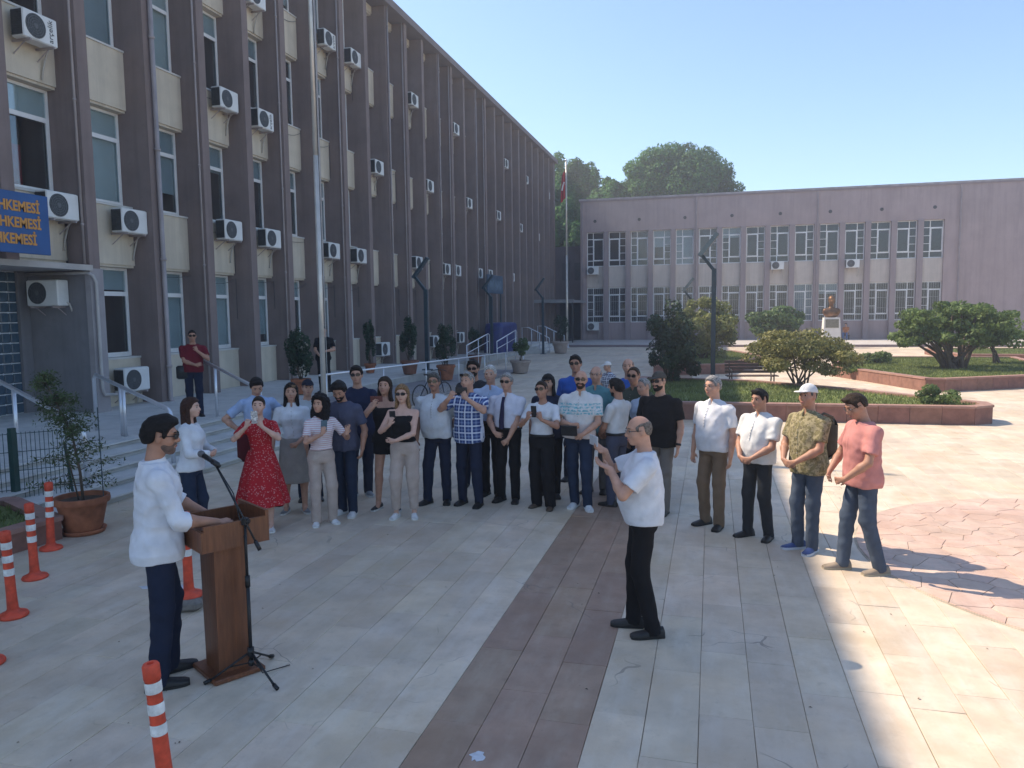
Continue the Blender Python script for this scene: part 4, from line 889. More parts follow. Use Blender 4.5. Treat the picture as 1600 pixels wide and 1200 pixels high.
def np_mesh(name, V, Q, m):
    me = bpy.data.meshes.new(name); me.vertices.add(len(V)); me.vertices.foreach_set('co', np.ascontiguousarray(V, np.float32).ravel())
    me.loops.add(Q.size); me.loops.foreach_set('vertex_index', np.ascontiguousarray(Q, np.int32).ravel())
    me.polygons.add(len(Q)); me.polygons.foreach_set('loop_start', np.arange(0, Q.size, 4, dtype=np.int32)); 
    me.polygons.foreach_set('use_smooth', np.ones(len(Q), bool)); me.materials.append(m); me.update(calc_edges=True); me.validate(); return me
class Sdf:
    def __init__(s): s.p = []
    def add(s, lo, hi, fn, k=.02, op='u'): s.p.append((np.minimum(lo, hi), np.maximum(lo, hi), fn, k, op)); return s
    def cap(s, a, b, ra, rb=None, k=.02, flat=False, op='u', el=1.):
        a = np.asarray(a, float); b = np.asarray(b, float); rb = ra if rb is None else rb; d = b-a; L2 = max(1e-9, d@d); L_ = math.sqrt(L2); R_ = max(ra, rb)
        def fn(x, y, z):
            px, py, pz = x-a[0], y-a[1], z-a[2]; tt = (px*d[0]+py*d[1]+pz*d[2])/L2; t = np.clip(tt, 0, 1)
            r_ = np.sqrt((px-t*d[0])**2+(py-t*d[1])**2+(pz-t*d[2])**2)-(ra+(rb-ra)*t)
            if flat: r_ = np.maximum(r_, (tt-1)*L_)
            return r_
        return s.add(np.minimum(a, b)-R_, np.maximum(a, b)+R_, fn, k, op)
    def ell(s, c, r_, k=.02, op='u', M=None):
        c = np.asarray(c, float); r_ = np.asarray(r_, float); mr = r_.max()
        def fn(x, y, z):
            px, py, pz = x-c[0], y-c[1], z-c[2]
            if M is not None: px, py, pz = [M[i][0]*px+M[i][1]*py+M[i][2]*pz for i in range(3)]
            q = np.sqrt((px/r_[0])**2+(py/r_[1])**2+(pz/r_[2])**2); return (q-1)*r_.min()*np.where(q < 1, 1, 1.)
        e = np.array([mr]*3) if M is not None else r_
        return s.add(c-e, c+e, fn, k, op)
    def poly(s, h, noise=None, pad=.03):
        lo = np.min([p[0] for p in s.p if p[4] == 'u'], 0)-pad; hi = np.max([p[1] for p in s.p if p[4] == 'u'], 0)+pad
        n = np.ceil((hi-lo)/h).astype(int)+2; ax = [lo[i]+h*np.arange(n[i]) for i in range(3)]
        F = np.full(n, .3, np.float32)
        for a, b, fn, k, op in s.p:
            i0 = np.clip(((a-pad-k-lo)/h).astype(int), 0, n); i1 = np.clip(((b+pad+k-lo)/h).astype(int)+2, 0, n)
            if (i1 <= i0).any(): continue
            sl_ = tuple(slice(p, q) for p, q in zip(i0, i1))
            d = fn(ax[0][sl_[0]][:, None, None], ax[1][sl_[1]][None, :, None], ax[2][sl_[2]][None, None, :]).astype(np.float32); G = F[sl_]
            if op == 'u':
                hh = np.maximum(k-np.abs(G-d), 0)/max(k, 1e-6); F[sl_] = np.minimum(G, d)-hh*hh*k*.25
            elif op == 's':
                hh = np.maximum(k-np.abs(-G+d), 0)/max(k, 1e-6); F[sl_] = np.maximum(G, -d)+hh*hh*k*.25
            else: F[sl_] = np.maximum(G, d)
        if noise is not None:
            F += noise(ax[0][:, None, None], ax[1][None, :, None], ax[2][None, None, :]).astype(np.float32)
        F[0] = F[-1] = .3; F[:, 0] = F[:, -1] = .3; F[:, :, 0] = F[:, :, -1] = .3
        return surface_net(F, lo, h)
INF = np.array([9., 9, 9])
def folds(amp, seed, zf=1., hi=1.):
    """cloth-like sharp ridges: warped |sin| bands in a few directions, patchy in strength"""
    r_ = np.random.default_rng(seed); P = r_.uniform(-3.1, 3.1, (7, 4)); K = r_.normal(0, 1, (7, 3)); K[:, 2] *= zf; K /= np.linalg.norm(K, axis=1)[:, None]
    def fn(x, y, z):
        o = 0
        for i in range(7):
            f_ = (11+5.5*i)*hi; kx, ky, kz = K[i]; w = np.sin(x*7+z*5+P[i, 1])*1.1+np.sin(z*9-y*6+P[i, 2])*.9
            m_ = .55+.45*np.sin(5*z+4*x+P[i, 3])
            o = o+(np.abs(np.sin(f_*(kx*x+ky*y+kz*z)+P[i, 0]+w))-.63)*m_/(1+.3*i)
        return amp*o
    return fn
def unit(v): v = np.asarray(v, float); return v/np.linalg.norm(v)
def ik(S_, T_, l1, l2, hint):
    d = T_-S_; D = np.linalg.norm(d); 
    if D > (l1+l2)*.995: T_ = S_+d/D*(l1+l2)*.995; d = T_-S_; D = np.linalg.norm(d)
    a = (l1*l1-l2*l2+D*D)/(2*D); hgt = math.sqrt(max(0, l1*l1-a*a)); u = d/D; hn = np.asarray(hint, float); hn = hn-u*(hn@u); hn = unit(hn)
    return S_+u*a+hn*hgt, T_
ARMS = {  # wrist target, elbow hint, hand direction, palm normal, finger curl   (right arm; left is mirrored), for a 1.75 m body
 'down': ((.265, .03, .855), (.6, -1, 0), (-.05, .12, -1), (-1, .1, 0), .35),
 'down2': ((.26, .09, .87), (.7, -1, 0), (-.1, .35, -1), (-1, .1, -.1), .6),
 'clasp': ((.085, .245, .985), (1, -.6, -.4), (-.85, .25, -.35), (-.1, -1, 0), .7),
 'clasp_hi': ((.09, .25, 1.10), (1, -.5, -.6), (-.85, .3, -.1), (-.1, -1, 0), .8),
 'clasp_low': ((.09, .20, .865), (1, -.5, .1), (-.7, .15, -.6), (-.1, -1, 0), .6),
 'phone': ((.10, .31, 1.27), (.9, -.2, -1), (-.3, .1, .95), (-.3, -.95, .1), .8),
 'phone_hi': ((.10, .30, 1.40), (1, .1, -1), (-.3, .05, .95), (-.3, -.95, .1), .8),
 'phone_wide': ((.13, .34, 1.44), (1, .2, -.9), (-.6, .05, .8), (-.3, -.95, .1), .9),
 'phone_out': ((.03, .44, 1.33), (1, -.1, -1), (-.1, .35, .9), (-.6, -.7, .1), .7),
 'hip': ((.235, .02, 1.03), (1, -.5, 0), (-.5, .5, -.6), (-1, 0, 0), .4),
 'behind': ((.10, -.21, .95), (1, -.5, 0), (-.8, -.1, -.4), (0, 1, 0), .5),
 'cross': ((-.06, .235, 1.12), (1, -.1, -.6), (-1, .05, .05), (0, -1, 0), .3),
 'cross2': ((-.04, .26, 1.06), (1, -.1, -.6), (-1, .02, .1), (0, -1, 0), .3),
 'chin': ((.10, .22, 1.33), (.8, .2, -1), (-.4, .1, .9), (-.4, -.9, 0), 1.0),
 'wave': ((.24, .30, 1.24), (.8, -.3, -1), (.1, .15, 1), (-.2, .95, .1), .1),
 'reach': ((.20, .42, 1.00), (.8, -.6, -.2), (-.15, .9, -.25), (-.2, -.2, -1), .35),
 'pocket': ((.235, .06, .90), (1, -.7, 0), (-.3, .3, -.9), (-1, 0, 0), .5),
 'lap': ((.12, .30, .72), (1, -.4, 0), (-.5, .8, -.1), (0, 0, -1), .4),
}
HAIRC = {}
HC = .093  # head-local: origin at skull centre
def head_prims(f):
    """SDF prims of the head in head-local coordinates"""
    s = Sdf()
    s.ell((0, -.004, .0), (.0745, .094, .096), .0)
    s.ell((0, .028, -.058), (.056, .064, .066), .03)
    s.ell((0, .068, -.105), (.026, .022, .018), .02)
    s.ell((0, .082, -.068), (.027, .016, .026), .015)
    s.cap((0, .088, .0), (0, .108, -.035), .008, .0135, .012); s.cap((-.012, .094, -.040), (.012, .094, -.040), .008, .008, .008)
    for sx in (-1, 1):
        s.ell((sx*.076, -.005, -.022), (.009, .019, .031), .008)
        s.cap((sx*.012, .082, .020), (sx*.048, .070, .020), .009, .007, .012)
        s.ell((sx*.031, .101, -.004), (.017, .016, .012), .010, 's')
        s.ell((sx*.044, .056, -.040), (.022, .022, .022), .02)
    return s
def hair_mesh(style):
    if style in HAIRC: return HAIRC[style]
    t = {'short': .015, 'crop': .006, 'fringe': .006, 'long': .015, 'thick': .024, 'curly': .03, 'tied': .009, 'grey': .013, 'recede': .011}[style]
    s = Sdf(); rec = {'recede': .030, 'grey': .008}.get(style, 0.)
    def fn(x, y, z):
        ax_ = np.abs(x)+0*y+0*z
        q = np.sqrt((x/.0745)**2+((y+.004)/.094)**2+(z/.096)**2); d = (q-1)*.0745
        hl = np.interp(y+0*z+0*x, [-.12, -.085, -.05, -.030, -.022, .014, .022, .034, .05, .075, .13], [-.10, -.09, -.07, -.05, .012, .010, -.035, -.030, .022, .046, .056])
        hl = hl+rec*np.clip((y-.0)/.05, 0, 1)+.018*np.clip((ax_-.03)/.03, 0, 1)*np.clip((y-.055)/.02, 0, 1)
        u = np.clip((z-hl)/.026, 0, 1); u = u*u*(3-2*u)
        if style == 'fringe':
            c_ = np.clip((.062-z-.45*np.maximum(y+.01, 0))/.025, 0, 1)*np.clip((.062-y)/.02, 0, 1); u = u*c_
        tt = t*(1+.35*np.clip(z/.09, 0, 1)*np.clip((y+.02)/.06, -.3, 1))
        return d+.007-(tt+.007)*u
    s.add((-.12, -.14, -.13), (.12, .14, .14), fn, 0)
    if style in ('short', 'thick'):
        s.cap((-.035, .062, .090), (.04, .066, .090), .014, .016, .02)
    if style == 'long':
        s.ell((0, -.065, -.09), (.080, .05, .15), .04); s.cap((.074, -.01, .02), (.083, .012, -.19), .016, .024, .03); s.cap((-.074, -.01, .02), (-.083, .012, -.19), .016, .024, .03); s.ell((0, -.05, -.20), (.092, .045, .08), .04)
    if style == 'curly':
        s.ell((0, -.045, -.05), (.120, .085, .14), .05); s.ell((0, -.035, -.17), (.115, .07, .10), .05); s.cap((-.080, .0, .04), (-.105, .025, -.2), .028, .038, .04); s.cap((.080, -.01, .04), (.105, -.01, -.2), .028, .038, .04)
    if style == 'tied': s.ell((0, -.115, .01), (.032, .035, .032), .02); s.cap((0, -.12, 0), (.0, -.12, -.12), .02, .012, .02)
    amp = {'curly': .010, 'long': .004, 'thick': .005, 'short': .004, 'grey': .003}.get(style, .0015)
    HAIRC[style] = s.poly(.0083, folds(amp, 3, .5 if style == 'long' else 1., 4.)); return HAIRC[style]
def cap_mesh():
    if 'cap' not in HAIRC:
        s = Sdf(); s.ell((0, -.006, .012), (.088, .106, .104), 0)
        s.add((-.2, -.2, -.2), (.2, .2, .2), lambda x, y, z: .022-z+.12*y+0*x, 0, 'i')
        s.ell((0, .115, .036), (.068, .078, .0085), .006); HAIRC['cap'] = s.poly(.006)
    return HAIRC['cap']
def beard_mesh(full):
    key = ('beard', full)
    if key not in HAIRC:
        s = Sdf(); s.ell((0, .028, -.060), (.062, .070, .070), 0); s.ell((0, .068, -.107), (.032, .028, .024), .02); s.ell((0, .084, -.055), (.033, .018, .014), .01)
        s.add((-.2, -.2, -.3), (.2, .2, .2), lambda x, y, z: np.maximum(z+.042+(0 if full else .0)-.9*np.maximum(.02-y, 0), .005-y)+0*x, 0, 'i')
        s.ell((0, .112, -.074), (.017, .02, .006), .004, 's'); HAIRC[key] = s.poly(.006, folds(.002, 5))
    return HAIRC[key]
def glasses_mb(w=.030, hh=.019, dark=True):
    m = MB()
    for sx in (-1, 1):
        n = 12; vs = []
        for y in (.103, .109):
            for i in range(n):
                a = 2*math.pi*i/n; x = math.copysign(abs(math.cos(a))**.6, math.cos(a))*w*.93; z = math.copysign(abs(math.sin(a))**.6, math.sin(a))*hh
                vs.append((sx*.034+x, y-abs(sx*.034+x)*.22, -.004+z))
        m.add(vs, [tuple(range(n-1, -1, -1)), tuple(range(n, 2*n))]+[(i, (i+1) % n, n+(i+1) % n, n+i) for i in range(n)], 0)
        m.tube([(sx*.064, .092, .002), (sx*.079, .06, .0), (sx*.081, -.01, -.008)], .0028, 5, 1)
    m.tube([(-.01, .108, .0), (.01, .108, .0)], .003, 5, 1); return m
def shoe_mb(sc, sneaker):
    prof = [(-.085, .028, .062), (-.075, .036, .085), (-.03, .038, .088), (.02, .040, .080), (.07, .046, .062), (.12, .048, .050), (.16, .042, .042), (.185, .026, .032)]
    m = MB(); n = 10; vs = []; fs = []
    for y, w, h in prof:
        for i in range(n):
            a = math.pi*i/(n-1); vs.append((sc*w*math.cos(a), sc*y, sc*(.016+max(.0, (h-.016))*math.sin(a)**.7)))
    for j in range(len(prof)-1):
        for i in range(n-1): fs.append((j*n+i, (j+1)*n+i, (j+1)*n+i+1, j*n+i+1))
    fs += [tuple(range(n)), tuple(range(len(prof)*n-1, (len(prof)-1)*n-1, -1))]; m.add(vs, fs, 0)
    out = [(sc*(w+.004), sc*y) for y, w, h in prof]; poly = out+[(-x, y) for x, y in reversed(out)]
    m.prism(poly, 0, sc*(.026 if sneaker else .018), 1); return m
CLOTH = {}
def cloth(name, col, rough=.85, var=.10, **kw): return mat('cloth_'+name, col, rough, var, 7., kw.pop('bump', .25), kw.pop('bscale', 260), spec=.15, wrinkle=kw.pop('wrinkle', .8), **kw)
def person(label, xy, H, turn=0, z0=0., sex='m', belly=.0, skin=None, head=(0, 0), hair='short', hairc='black', top=None, top_cut='tee', sleeve='short', hem='out', bottom=None, bottom_cut='trousers',
           shoes='black', arms=('down', 'down'), lean=0., glasses=None, beard=None, cap=None, collar=False, fit=1., stance=(.105, .02), feet=(8, -8), seat=None, h=.0108, wide=1., leg_r=1., extra=None, wr=.0075):
    ch = .0075 if h < .007 else .015
    rp = random.Random(zlib.crc32(label.encode()))          # everyone stands a little differently
    wt = rp.choice((-1, 1)); sway = rp.uniform(.012, .034)*wt; kneeb = rp.uniform(.01, .05); hroll = R(rp.uniform(-6, 6))
    if seat is None and stance == (.105, .02): stance = (rp.uniform(.085, .13), rp.uniform(-.06, .06)); feet = (rp.uniform(4, 24), rp.uniform(-24, -4))
    if lean == 0.: lean = rp.uniform(-.03, .05)
    head = (head[0]+rp.uniform(-9, 9), head[1]+rp.uniform(-7, 3))
    skin = skin or M_SKIN; S = H/1.75; x0, y0 = xy
    v = np.array([-x0, -y0]); v /= np.linalg.norm(v); rt = np.array([-v[1], v[0]]); a = R(turn); hd = v*math.cos(a)+rt*math.sin(a); rz = math.atan2(-hd[0], hd[1])
    t = thing('person', label, 'person', (x0, y0, z0), rz); f = sex == 'f'
    P = lambda *q: np.array(q, float)*S
    sw = (.168 if f else .188)*(1+.15*belly)*wide; seatdz = 0.
    if seat is not None: seatdz = seat-.93*S
    base = P(0, 0, 0)+np.array([0, 0, seatdz])
    ty = lambda z: lean*max(0, z-.95)  # forward lean
    if f: T = [(.83, .12, .09, 0), (.90, .168, .118, -.005), (.97, .170, .115, 0), (1.08, .128+.03*belly, .095+.04*belly, .01), (1.18, .132, .10, .012), (1.28, .150, .125, .022), (1.36, .148, .100, .01), (1.40, .135, .082, -.005), (1.44, .095, .064, -.012), (1.47, .068, .056, -.014), (1.52, .055, .05, -.01)]
    else: T = [(.83, .13, .10, 0), (.90, .165, .118, -.004), (.97, .165+.02*belly, .118+.03*belly, .01*belly), (1.06, .150+.045*belly, .108+.075*belly, .03*belly), (1.16, .155+.035*belly, .112+.065*belly, .03*belly), (1.28, .168+.015*belly, .120+.02*belly, .01), (1.36, .166, .106, .0), (1.40, .155, .088, -.008), (1.44, .110, .070, -.014), (1.47, .078, .064, -.016), (1.52, .06, .055, -.012)]
    T = np.array(T); TZ_, TA, TB, TY = T.T
    def torso(off, zlo, zhi, n_=2.4, flare=0.):
        def fn(x, y, z):
            zz = (z-seatdz)/S; aa = (np.interp(zz, TZ_, TA)*wide+off+flare*np.clip(1.05-zz, 0, 1))*S; bb = (np.interp(zz, TZ_, TB)+off+flare*np.clip(1.05-zz, 0, 1))*S
            yo = np.interp(zz, TZ_, TY)*S+lean*S*np.maximum(0, zz-.95)
            xs = x-sway*S*np.clip((1.30-zz)/.35, 0, 1)*(seat is None); q = (np.abs(xs/aa)**n_+np.abs((y-yo)/bb)**n_)**(1/n_); d = (q-1)*np.minimum(aa, bb)
            return np.maximum(d, np.maximum(zlo*S+seatdz-z, z-zhi*S-seatdz))
        r_ = (.24+.1*belly+off+.1)*S; return np.array([-r_, -r_-.02, zlo*S+seatdz]), np.array([r_, r_+lean*.6+.03, zhi*S+seatdz]), fn
    # --- joints
    sh = {}; el = {}; wrs = {}; hdir = {}
    for i, sx in ((0, 1), (1, -1)):
        sp_ = arms[i]; sp_ = ARMS[sp_] if isinstance(sp_, str) else sp_
        Wt, hint, hd_, pn, cu = sp_; mir = np.array([sx, 1, 1])
        s_ = np.array([sx*sw, ty(1.378)-.012, 1.378])*S+[0, 0, seatdz]; w_ = np.array(Wt)*mir*S+np.array([0, ty(Wt[2])*S, seatdz])
        e_, w_ = ik(s_, w_, .285*S, .25*S, np.array(hint)*mir); sh[i], el[i], wrs[i], hdir[i] = s_, e_, w_, (unit(np.array(hd_)*mir), unit(np.array(pn)*mir), cu, sx)
    legs = []
    for sx in (1, -1):
        st = stance[1]*sx
        hp = np.array([sx*.088*S+(sway*S if seat is None else 0), 0, .90*S+seatdz])
        if seat is None:
            ak = np.array([sx*stance[0]*S, st*S, .085*S]); kn = (hp+ak)/2+np.array([sx*.004, .020+(kneeb if sx != wt else 0.), .035])*S
        else:
            kn = np.array([sx*.13*S, .40*S, seat+.03]); ak = np.array([sx*.14*S, .36*S, .085*S])
        legs.append((hp, kn, ak, sx))
    # --- body (skin)
    b = Sdf(); skinleg = bottom_cut in ('dress', 'skirt', 'shorts')
    b.add(*torso(-.062, .86, 1.40), k=.02); b.add(*torso(-.022, 1.36, 1.475), k=.02)
    if top_cut in ('tank',): b.add(*torso(.0, 1.24, 1.47), k=.02)
    neck0 = np.array([0, ty(1.42)-.02, 1.42])*S+[0, 0, seatdz]; hc = np.array([0, ty(1.64)+.012+lean*.02, 1.652])*S+[0, 0, seatdz]
    yw, pc = R(head[0]), R(head[1]); cy_, sy_, cp_, sp2 = math.cos(yw), math.sin(yw), math.cos(pc), math.sin(pc)
    Rz_ = np.array([[cy_, -sy_, 0], [sy_, cy_, 0], [0, 0, 1]]); Rx_ = np.array([[1, 0, 0], [0, cp_, -sp2], [0, sp2, cp_]]); Ry_ = np.array([[math.cos(hroll), 0, math.sin(hroll)], [0, 1, 0], [-math.sin(hroll), 0, math.cos(hroll)]]); HR = Rz_@Rx_@Ry_
    piv = np.array([0, -.02, -.10])*S; hc = hc+piv-HR@piv
    b.cap(neck0, hc+HR@(np.array([0, -.018, -.05])*S), (.050 if f else .058)*S, (.046 if f else .054)*S, .03)
    b.cap(neck0+[-.0, 0, -.01], sh[0]+[0, 0, .005], .04*S, .035*S, .03); b.cap(neck0, sh[1]+[0, 0, .005], .04*S, .035*S, .03)
    hp_ = head_prims(f)
    for lo, hi, fn, k, op in hp_.p:
        def fn2(x, y, z, fn=fn):
            px, py, pz = (x-hc[0])/S, (y-hc[1])/S, (z-hc[2])/S
            qx = HR[0][0]*px+HR[1][0]*py+HR[2][0]*pz; qy = HR[0][1]*px+HR[1][1]*py+HR[2][1]*pz; qz = HR[0][2]*px+HR[1][2]*py+HR[2][2]*pz
            return fn(qx, qy, qz)*S
        cc = hc+HR@((lo+hi)/2*S); e = np.full(3, np.linalg.norm(hi-lo)/2*S); b.add(cc-e, cc+e, fn2, k*S, op)
    ar = .88 if f else 1.
    for i in (0, 1):
        s_, e_, w_ = sh[i], el[i], wrs[i]; d_, n_, cu, sx = hdir[i]
        b.cap(s_, e_, .050*ar*S, .038*ar*S, .03); m_ = e_+(w_-e_)*.3; b.cap(e_, m_, .037*ar*S, .041*ar*S, .02); b.cap(m_, w_, .041*ar*S, .0265*ar*S, .02)
        n_ = unit(n_-d_*(n_@d_)); sd_ = np.cross(d_, n_)*sx*-1   # thumb side
        hs = .93*S*(.92 if f else 1)
        for o_ in (-.024, -.008, .008, .024): b.cap(w_+d_*.018*hs+sd_*o_*.5*hs, w_+d_*.085*hs+sd_*o_*1.15*hs, .0135*hs, .0115*hs, .012)
        for o_, L_ in ((-.032, .056), (-.011, .070), (.011, .076), (.032, .068)):
            r_ = w_+d_*.088*hs+sd_*o_*hs; u1 = unit(d_*math.cos(cu*.8)+n_*math.sin(cu*.8)+sd_*o_*1.5); u2 = unit(d_*math.cos(cu*2)+n_*math.sin(cu*2))
            k1 = r_+u1*L_*.52*hs; b.cap(r_, k1, .0098*hs, .0092*hs, .004); b.cap(k1, k1+u2*L_*.48*hs, .0092*hs, .0080*hs, .004)
        th0 = w_+d_*.028*hs+sd_*.026*hs; th1 = th0+unit(d_*.75+sd_*.75+n_*.35)*.036*hs; b.cap(th0, th1, .0125*hs, .0105*hs, .010); b.cap(th1, th1+unit(d_*.95+sd_*.15+n_*.4)*.032*hs, .0105*hs, .0088*hs, .004)
    for hp, kn, ak, sx in legs:
        if skinleg:
            b.cap(hp, kn, .082*S, .054*S, .03); cf = kn+(ak-kn)*.3+np.array([0, -.012*S, 0]); b.cap(kn, cf, .052*S, .054*S, .02); b.cap(cf, ak, .053*S, .034*S, .02)
            b.cap(ak, ak+np.array([0, .07*S, -.04*S]), .034*S, .028*S, .02)
        else: b.cap(hp, kn, .016*S, .014*S, .01); b.cap(kn, ak+[0, 0, .03], .014*S, .014*S, .01); b.cap(ak+[0, 0, .03], ak+[0, 0, -.03], .030*S, .034*S, .02)
    V, Q = b.poly(h*S); link('body', np_mesh('body', V, Q, skin), t)
    # --- head details
    def hput(name, VQ, m, parent=t):
        V, Q = VQ; return link(name, np_mesh(name, hc+(V*S)@HR.T, Q, m), parent)
    def hputmb(name, mb, mats, smooth=True):
        mb.v = [tuple(hc+HR@(np.array(q)*S)) for q in mb.v]; return obj(name, mb, mats, t, smooth)
    if glasses != 'sun':
        for sx in (-1, 1):
            e = MB(); c_ = np.array([sx*.031, .0785, -.004])
            for i in range(6):
                a0, a1 = math.pi*i/6, math.pi*(i+1)/6; e.cyl(c_+[0, -(.0105)*math.cos(a0), 0], c_+[0, -(.0105)*math.cos(a1), 0], max(.0004, (.0105)*math.sin(a0)), max(.0004, (.0105)*math.sin(a1)), 10, 1 if i >= 4 else 0, False)
            hputmb('eye', e, [M_EYE, M_IRIS])
    HCOL = {'black': (.010, .008, .008), 'brown': (.035, .02, .012), 'grey': (.30, .29, .28), 'white': (.52, .51, .49), 'blond': (.26, .15, .07), 'dkgrey': (.10, .095, .09), 'auburn': (.05, .02, .012), 'stubble': (.15, .095, .075), 'mid': (.17, .145, .125)}
    hm = mat('hair_'+hairc, HCOL[hairc], .6, .45, 60, .9, 160, spec=.2)
    for sx in (-1, 1):
        eb = MB().tube([(sx*.014, .0915, .0165), (sx*.03, .089, .0215), (sx*.047, .077, .0175)], [.0035, .0042, .0022], 5); hputmb('eyebrow', eb, hm)
    hputmb('lips', MB().tube([(-.021, .0925, -.0745), (-.010, .0985, -.073), (.010, .0985, -.073), (.021, .0925, -.0745)], [.003, .0062, .0062, .003], 6), M_LIP)
    if hair and not (cap and hair in ('short', 'crop', 'thick')): hput('hair', hair_mesh(hair), hm)
    elif cap: hput('hair', hair_mesh('fringe'), hm)
    if beard: hput('beard', beard_mesh(True), mat('hair_'+(beard if isinstance(beard, str) else hairc), HCOL[beard if isinstance(beard, str) else hairc], .7, .3, 25))
    if extra == 'moustache': hputmb('moustache', MB().tube([(-.032, .086, -.066), (-.012, .103, -.057), (.012, .103, -.057), (.032, .086, -.066)], [.004, .008, .008, .004], 6), hm)
    if cap: hput('cap', cap_mesh(), cap)
    if glasses == 'up':
        gm = glasses_mb(); gm.v = [(q[0]*1.05, q[1]*.8+.0, q[2]+.075) for q in gm.v]; hputmb('sunglasses', gm, [M_LENS, M_BLACK], False)
    elif glasses: hputmb('sunglasses' if glasses == 'sun' else 'glasses', glasses_mb() if glasses != 'up' else glasses_mb(), [M_LENS if glasses != 'clear' else M_SPEC, M_BLACK], False)
    # --- top
    s = Sdf(); off = .008*fit+(.013 if hem in ('out', 'mid', 'long') else 0)
    zlo = {'out': .84, 'mid': .90, 'tuck': 1.012, 'crop': 1.02, 'long': .80}[hem]
    if bottom_cut == 'dress': zlo = 1.0
    top_z = 1.468 if top_cut != 'tank' else 1.36
    s.add(*torso(off, zlo, top_z, flare=.16 if hem in ('out', 'long') else (.10 if hem == 'mid' else 0)), k=.03)
    if top_cut == 'tank':
        for sx in (1, -1): s.cap(np.array([sx*.09, .075+ty(1.35), 1.34])*S+[0, 0, seatdz], np.array([sx*.085, ty(1.44)-.005, 1.452])*S+[0, 0, seatdz], .022*S, .02*S, .02); s.cap(np.array([sx*.085, ty(1.44)-.005, 1.452])*S+[0, 0, seatdz], np.array([sx*.09, -.085+ty(1.35), 1.33])*S+[0, 0, seatdz], .02*S, .024*S, .02)
    else:
        for i in (0, 1):
            s_, e_, w_ = sh[i], el[i], wrs[i]; nb_ = np.array([0, ty(1.43)-.014, 1.428])*S+[0, 0, seatdz]
            s.cap(nb_+(s_-nb_)*.40, s_, .036*S, .055*ar*S*fit, .05)
            if sleeve == 'short': s.cap(s_, s_+(e_-s_)*.72, .061*ar*S*fit, .066*ar*S*fit, .035, flat=True)
            else:
                s.cap(s_, e_, .061*ar*S*fit, .054*ar*S*fit, .035); q = {'rolled': .22, 'long': .97, 'half': .05}[sleeve]
                s.cap(e_, e_+(w_-e_)*q, .056*ar*S*fit, (.058 if sleeve == 'rolled' else .040)*ar*S*fit, .02, flat=True)
                if sleeve == 'rolled': s.cap(e_+(w_-e_)*.02, e_+(w_-e_)*.24, .062*ar*S*fit, .061*ar*S*fit, .006, flat=True)
    if collar:
        nc = np.array([0, ty(1.46)-.016, 1.468])*S+[0, 0, seatdz]; rr_ = .067*S
        s.cap(nc+np.array([0, .010, -.062])*S, nc+np.array([0, -.004, .020])*S, .090*S, .0705*S, .012, flat=True)
        s.ell(nc+np.array([0, .080, .0])*S, np.array([.020, .05, .050])*S, .006, 's')
        for sx in (1, -1): s.cap(nc+np.array([sx*.030, .060, .004])*S, nc+np.array([sx*.050, .086, -.048])*S, .011*S, .008*S, .006)
    else:
        nk = hc+HR@(np.array([0, -.01, -.09])*S); s.ell(np.array([0, ty(1.46)+.012, 1.478])*S+[0, 0, seatdz], (np.array([.066, .072, .030]) if not f else np.array([.078, .085, .048]))*S, .006, 's')
    V, Q = s.poly(ch*S, folds(wr*S, zlib.crc32(label.encode()) % 997)); link('dress_bodice' if bottom_cut == 'dress' else 'shirt', np_mesh('shirt', V, Q, top), t)
    if collar and hem != 'crop':   # button placket laid on the shirt front
        zs = np.linspace((zlo+.01 if hem == 'tuck' or 'cap' in label else 1.17)*S, 1.40*S, 22)+seatdz; row = []
        for z_ in zs:
            zz = (z_-seatdz)/S; xc = sway*S*min(1, max(0, (1.30-zz)/.35))*(seat is None)
            sel = (np.abs(V[:, 2]-z_) < .012) & (np.abs(V[:, 0]-xc) < .016)
            if sel.any(): row.append((xc, V[sel, 1].max(), z_))
        if len(row) > 4:
            ys = np.convolve([r_[1] for r_ in row], [.25, .5, .25], 'same'); ys[0], ys[-1] = row[0][1], row[-1][1]; m = MB(); nn = len(row); vs = []
            for (xc, _, z_), y_ in zip(row, ys): vs += [(xc-.015, y_-.008, z_), (xc-.010, y_+.0012, z_), (xc+.010, y_+.0012, z_), (xc+.015, y_-.008, z_)]
            m.add(vs, [(4*i+j, 4*i+j+1, 4*i+5+j, 4*i+4+j) for i in range(nn-1) for j in range(3)]); pk = obj('placket', m, top, t, True)
            bm_ = MB()
            for i in range(2, nn, 3): bm_.cyl((row[i][0], ys[i]+.0005, row[i][2]), (row[i][0], ys[i]+.0035, row[i][2]), .0055, n=8)
            tag(obj('buttons', bm_, mat('button', (.35, .33, .30), .4, .1), pk), kind='stuff')
    # --- bottom
    s = Sdf()
    if bottom_cut in ('trousers', 'wide', 'jogger'):
        wz = 1.022 if hem in ('tuck', 'crop') else .99
        s.add(*torso(.005, .85, wz), k=.02); lr = leg_r*(1.25 if bottom_cut == 'wide' else 1.)
        for hp, kn, ak, sx in legs:
            s.cap(hp+[0, 0, .0], kn, .090*S*leg_r, .074*S*lr, .03)
            en = ak+np.array([0, 0, -.055*S]) if bottom_cut != 'jogger' else ak+np.array([0, 0, .03])
            s.cap(kn, en, .073*S*lr, (.060 if bottom_cut != 'jogger' else .05)*S*lr, .03, flat=True)
        V, Q = s.poly(ch*S, folds(.007*S, zlib.crc32(label.encode()) % 991+3)); link('trousers', np_mesh('trousers', V, Q, bottom), t)
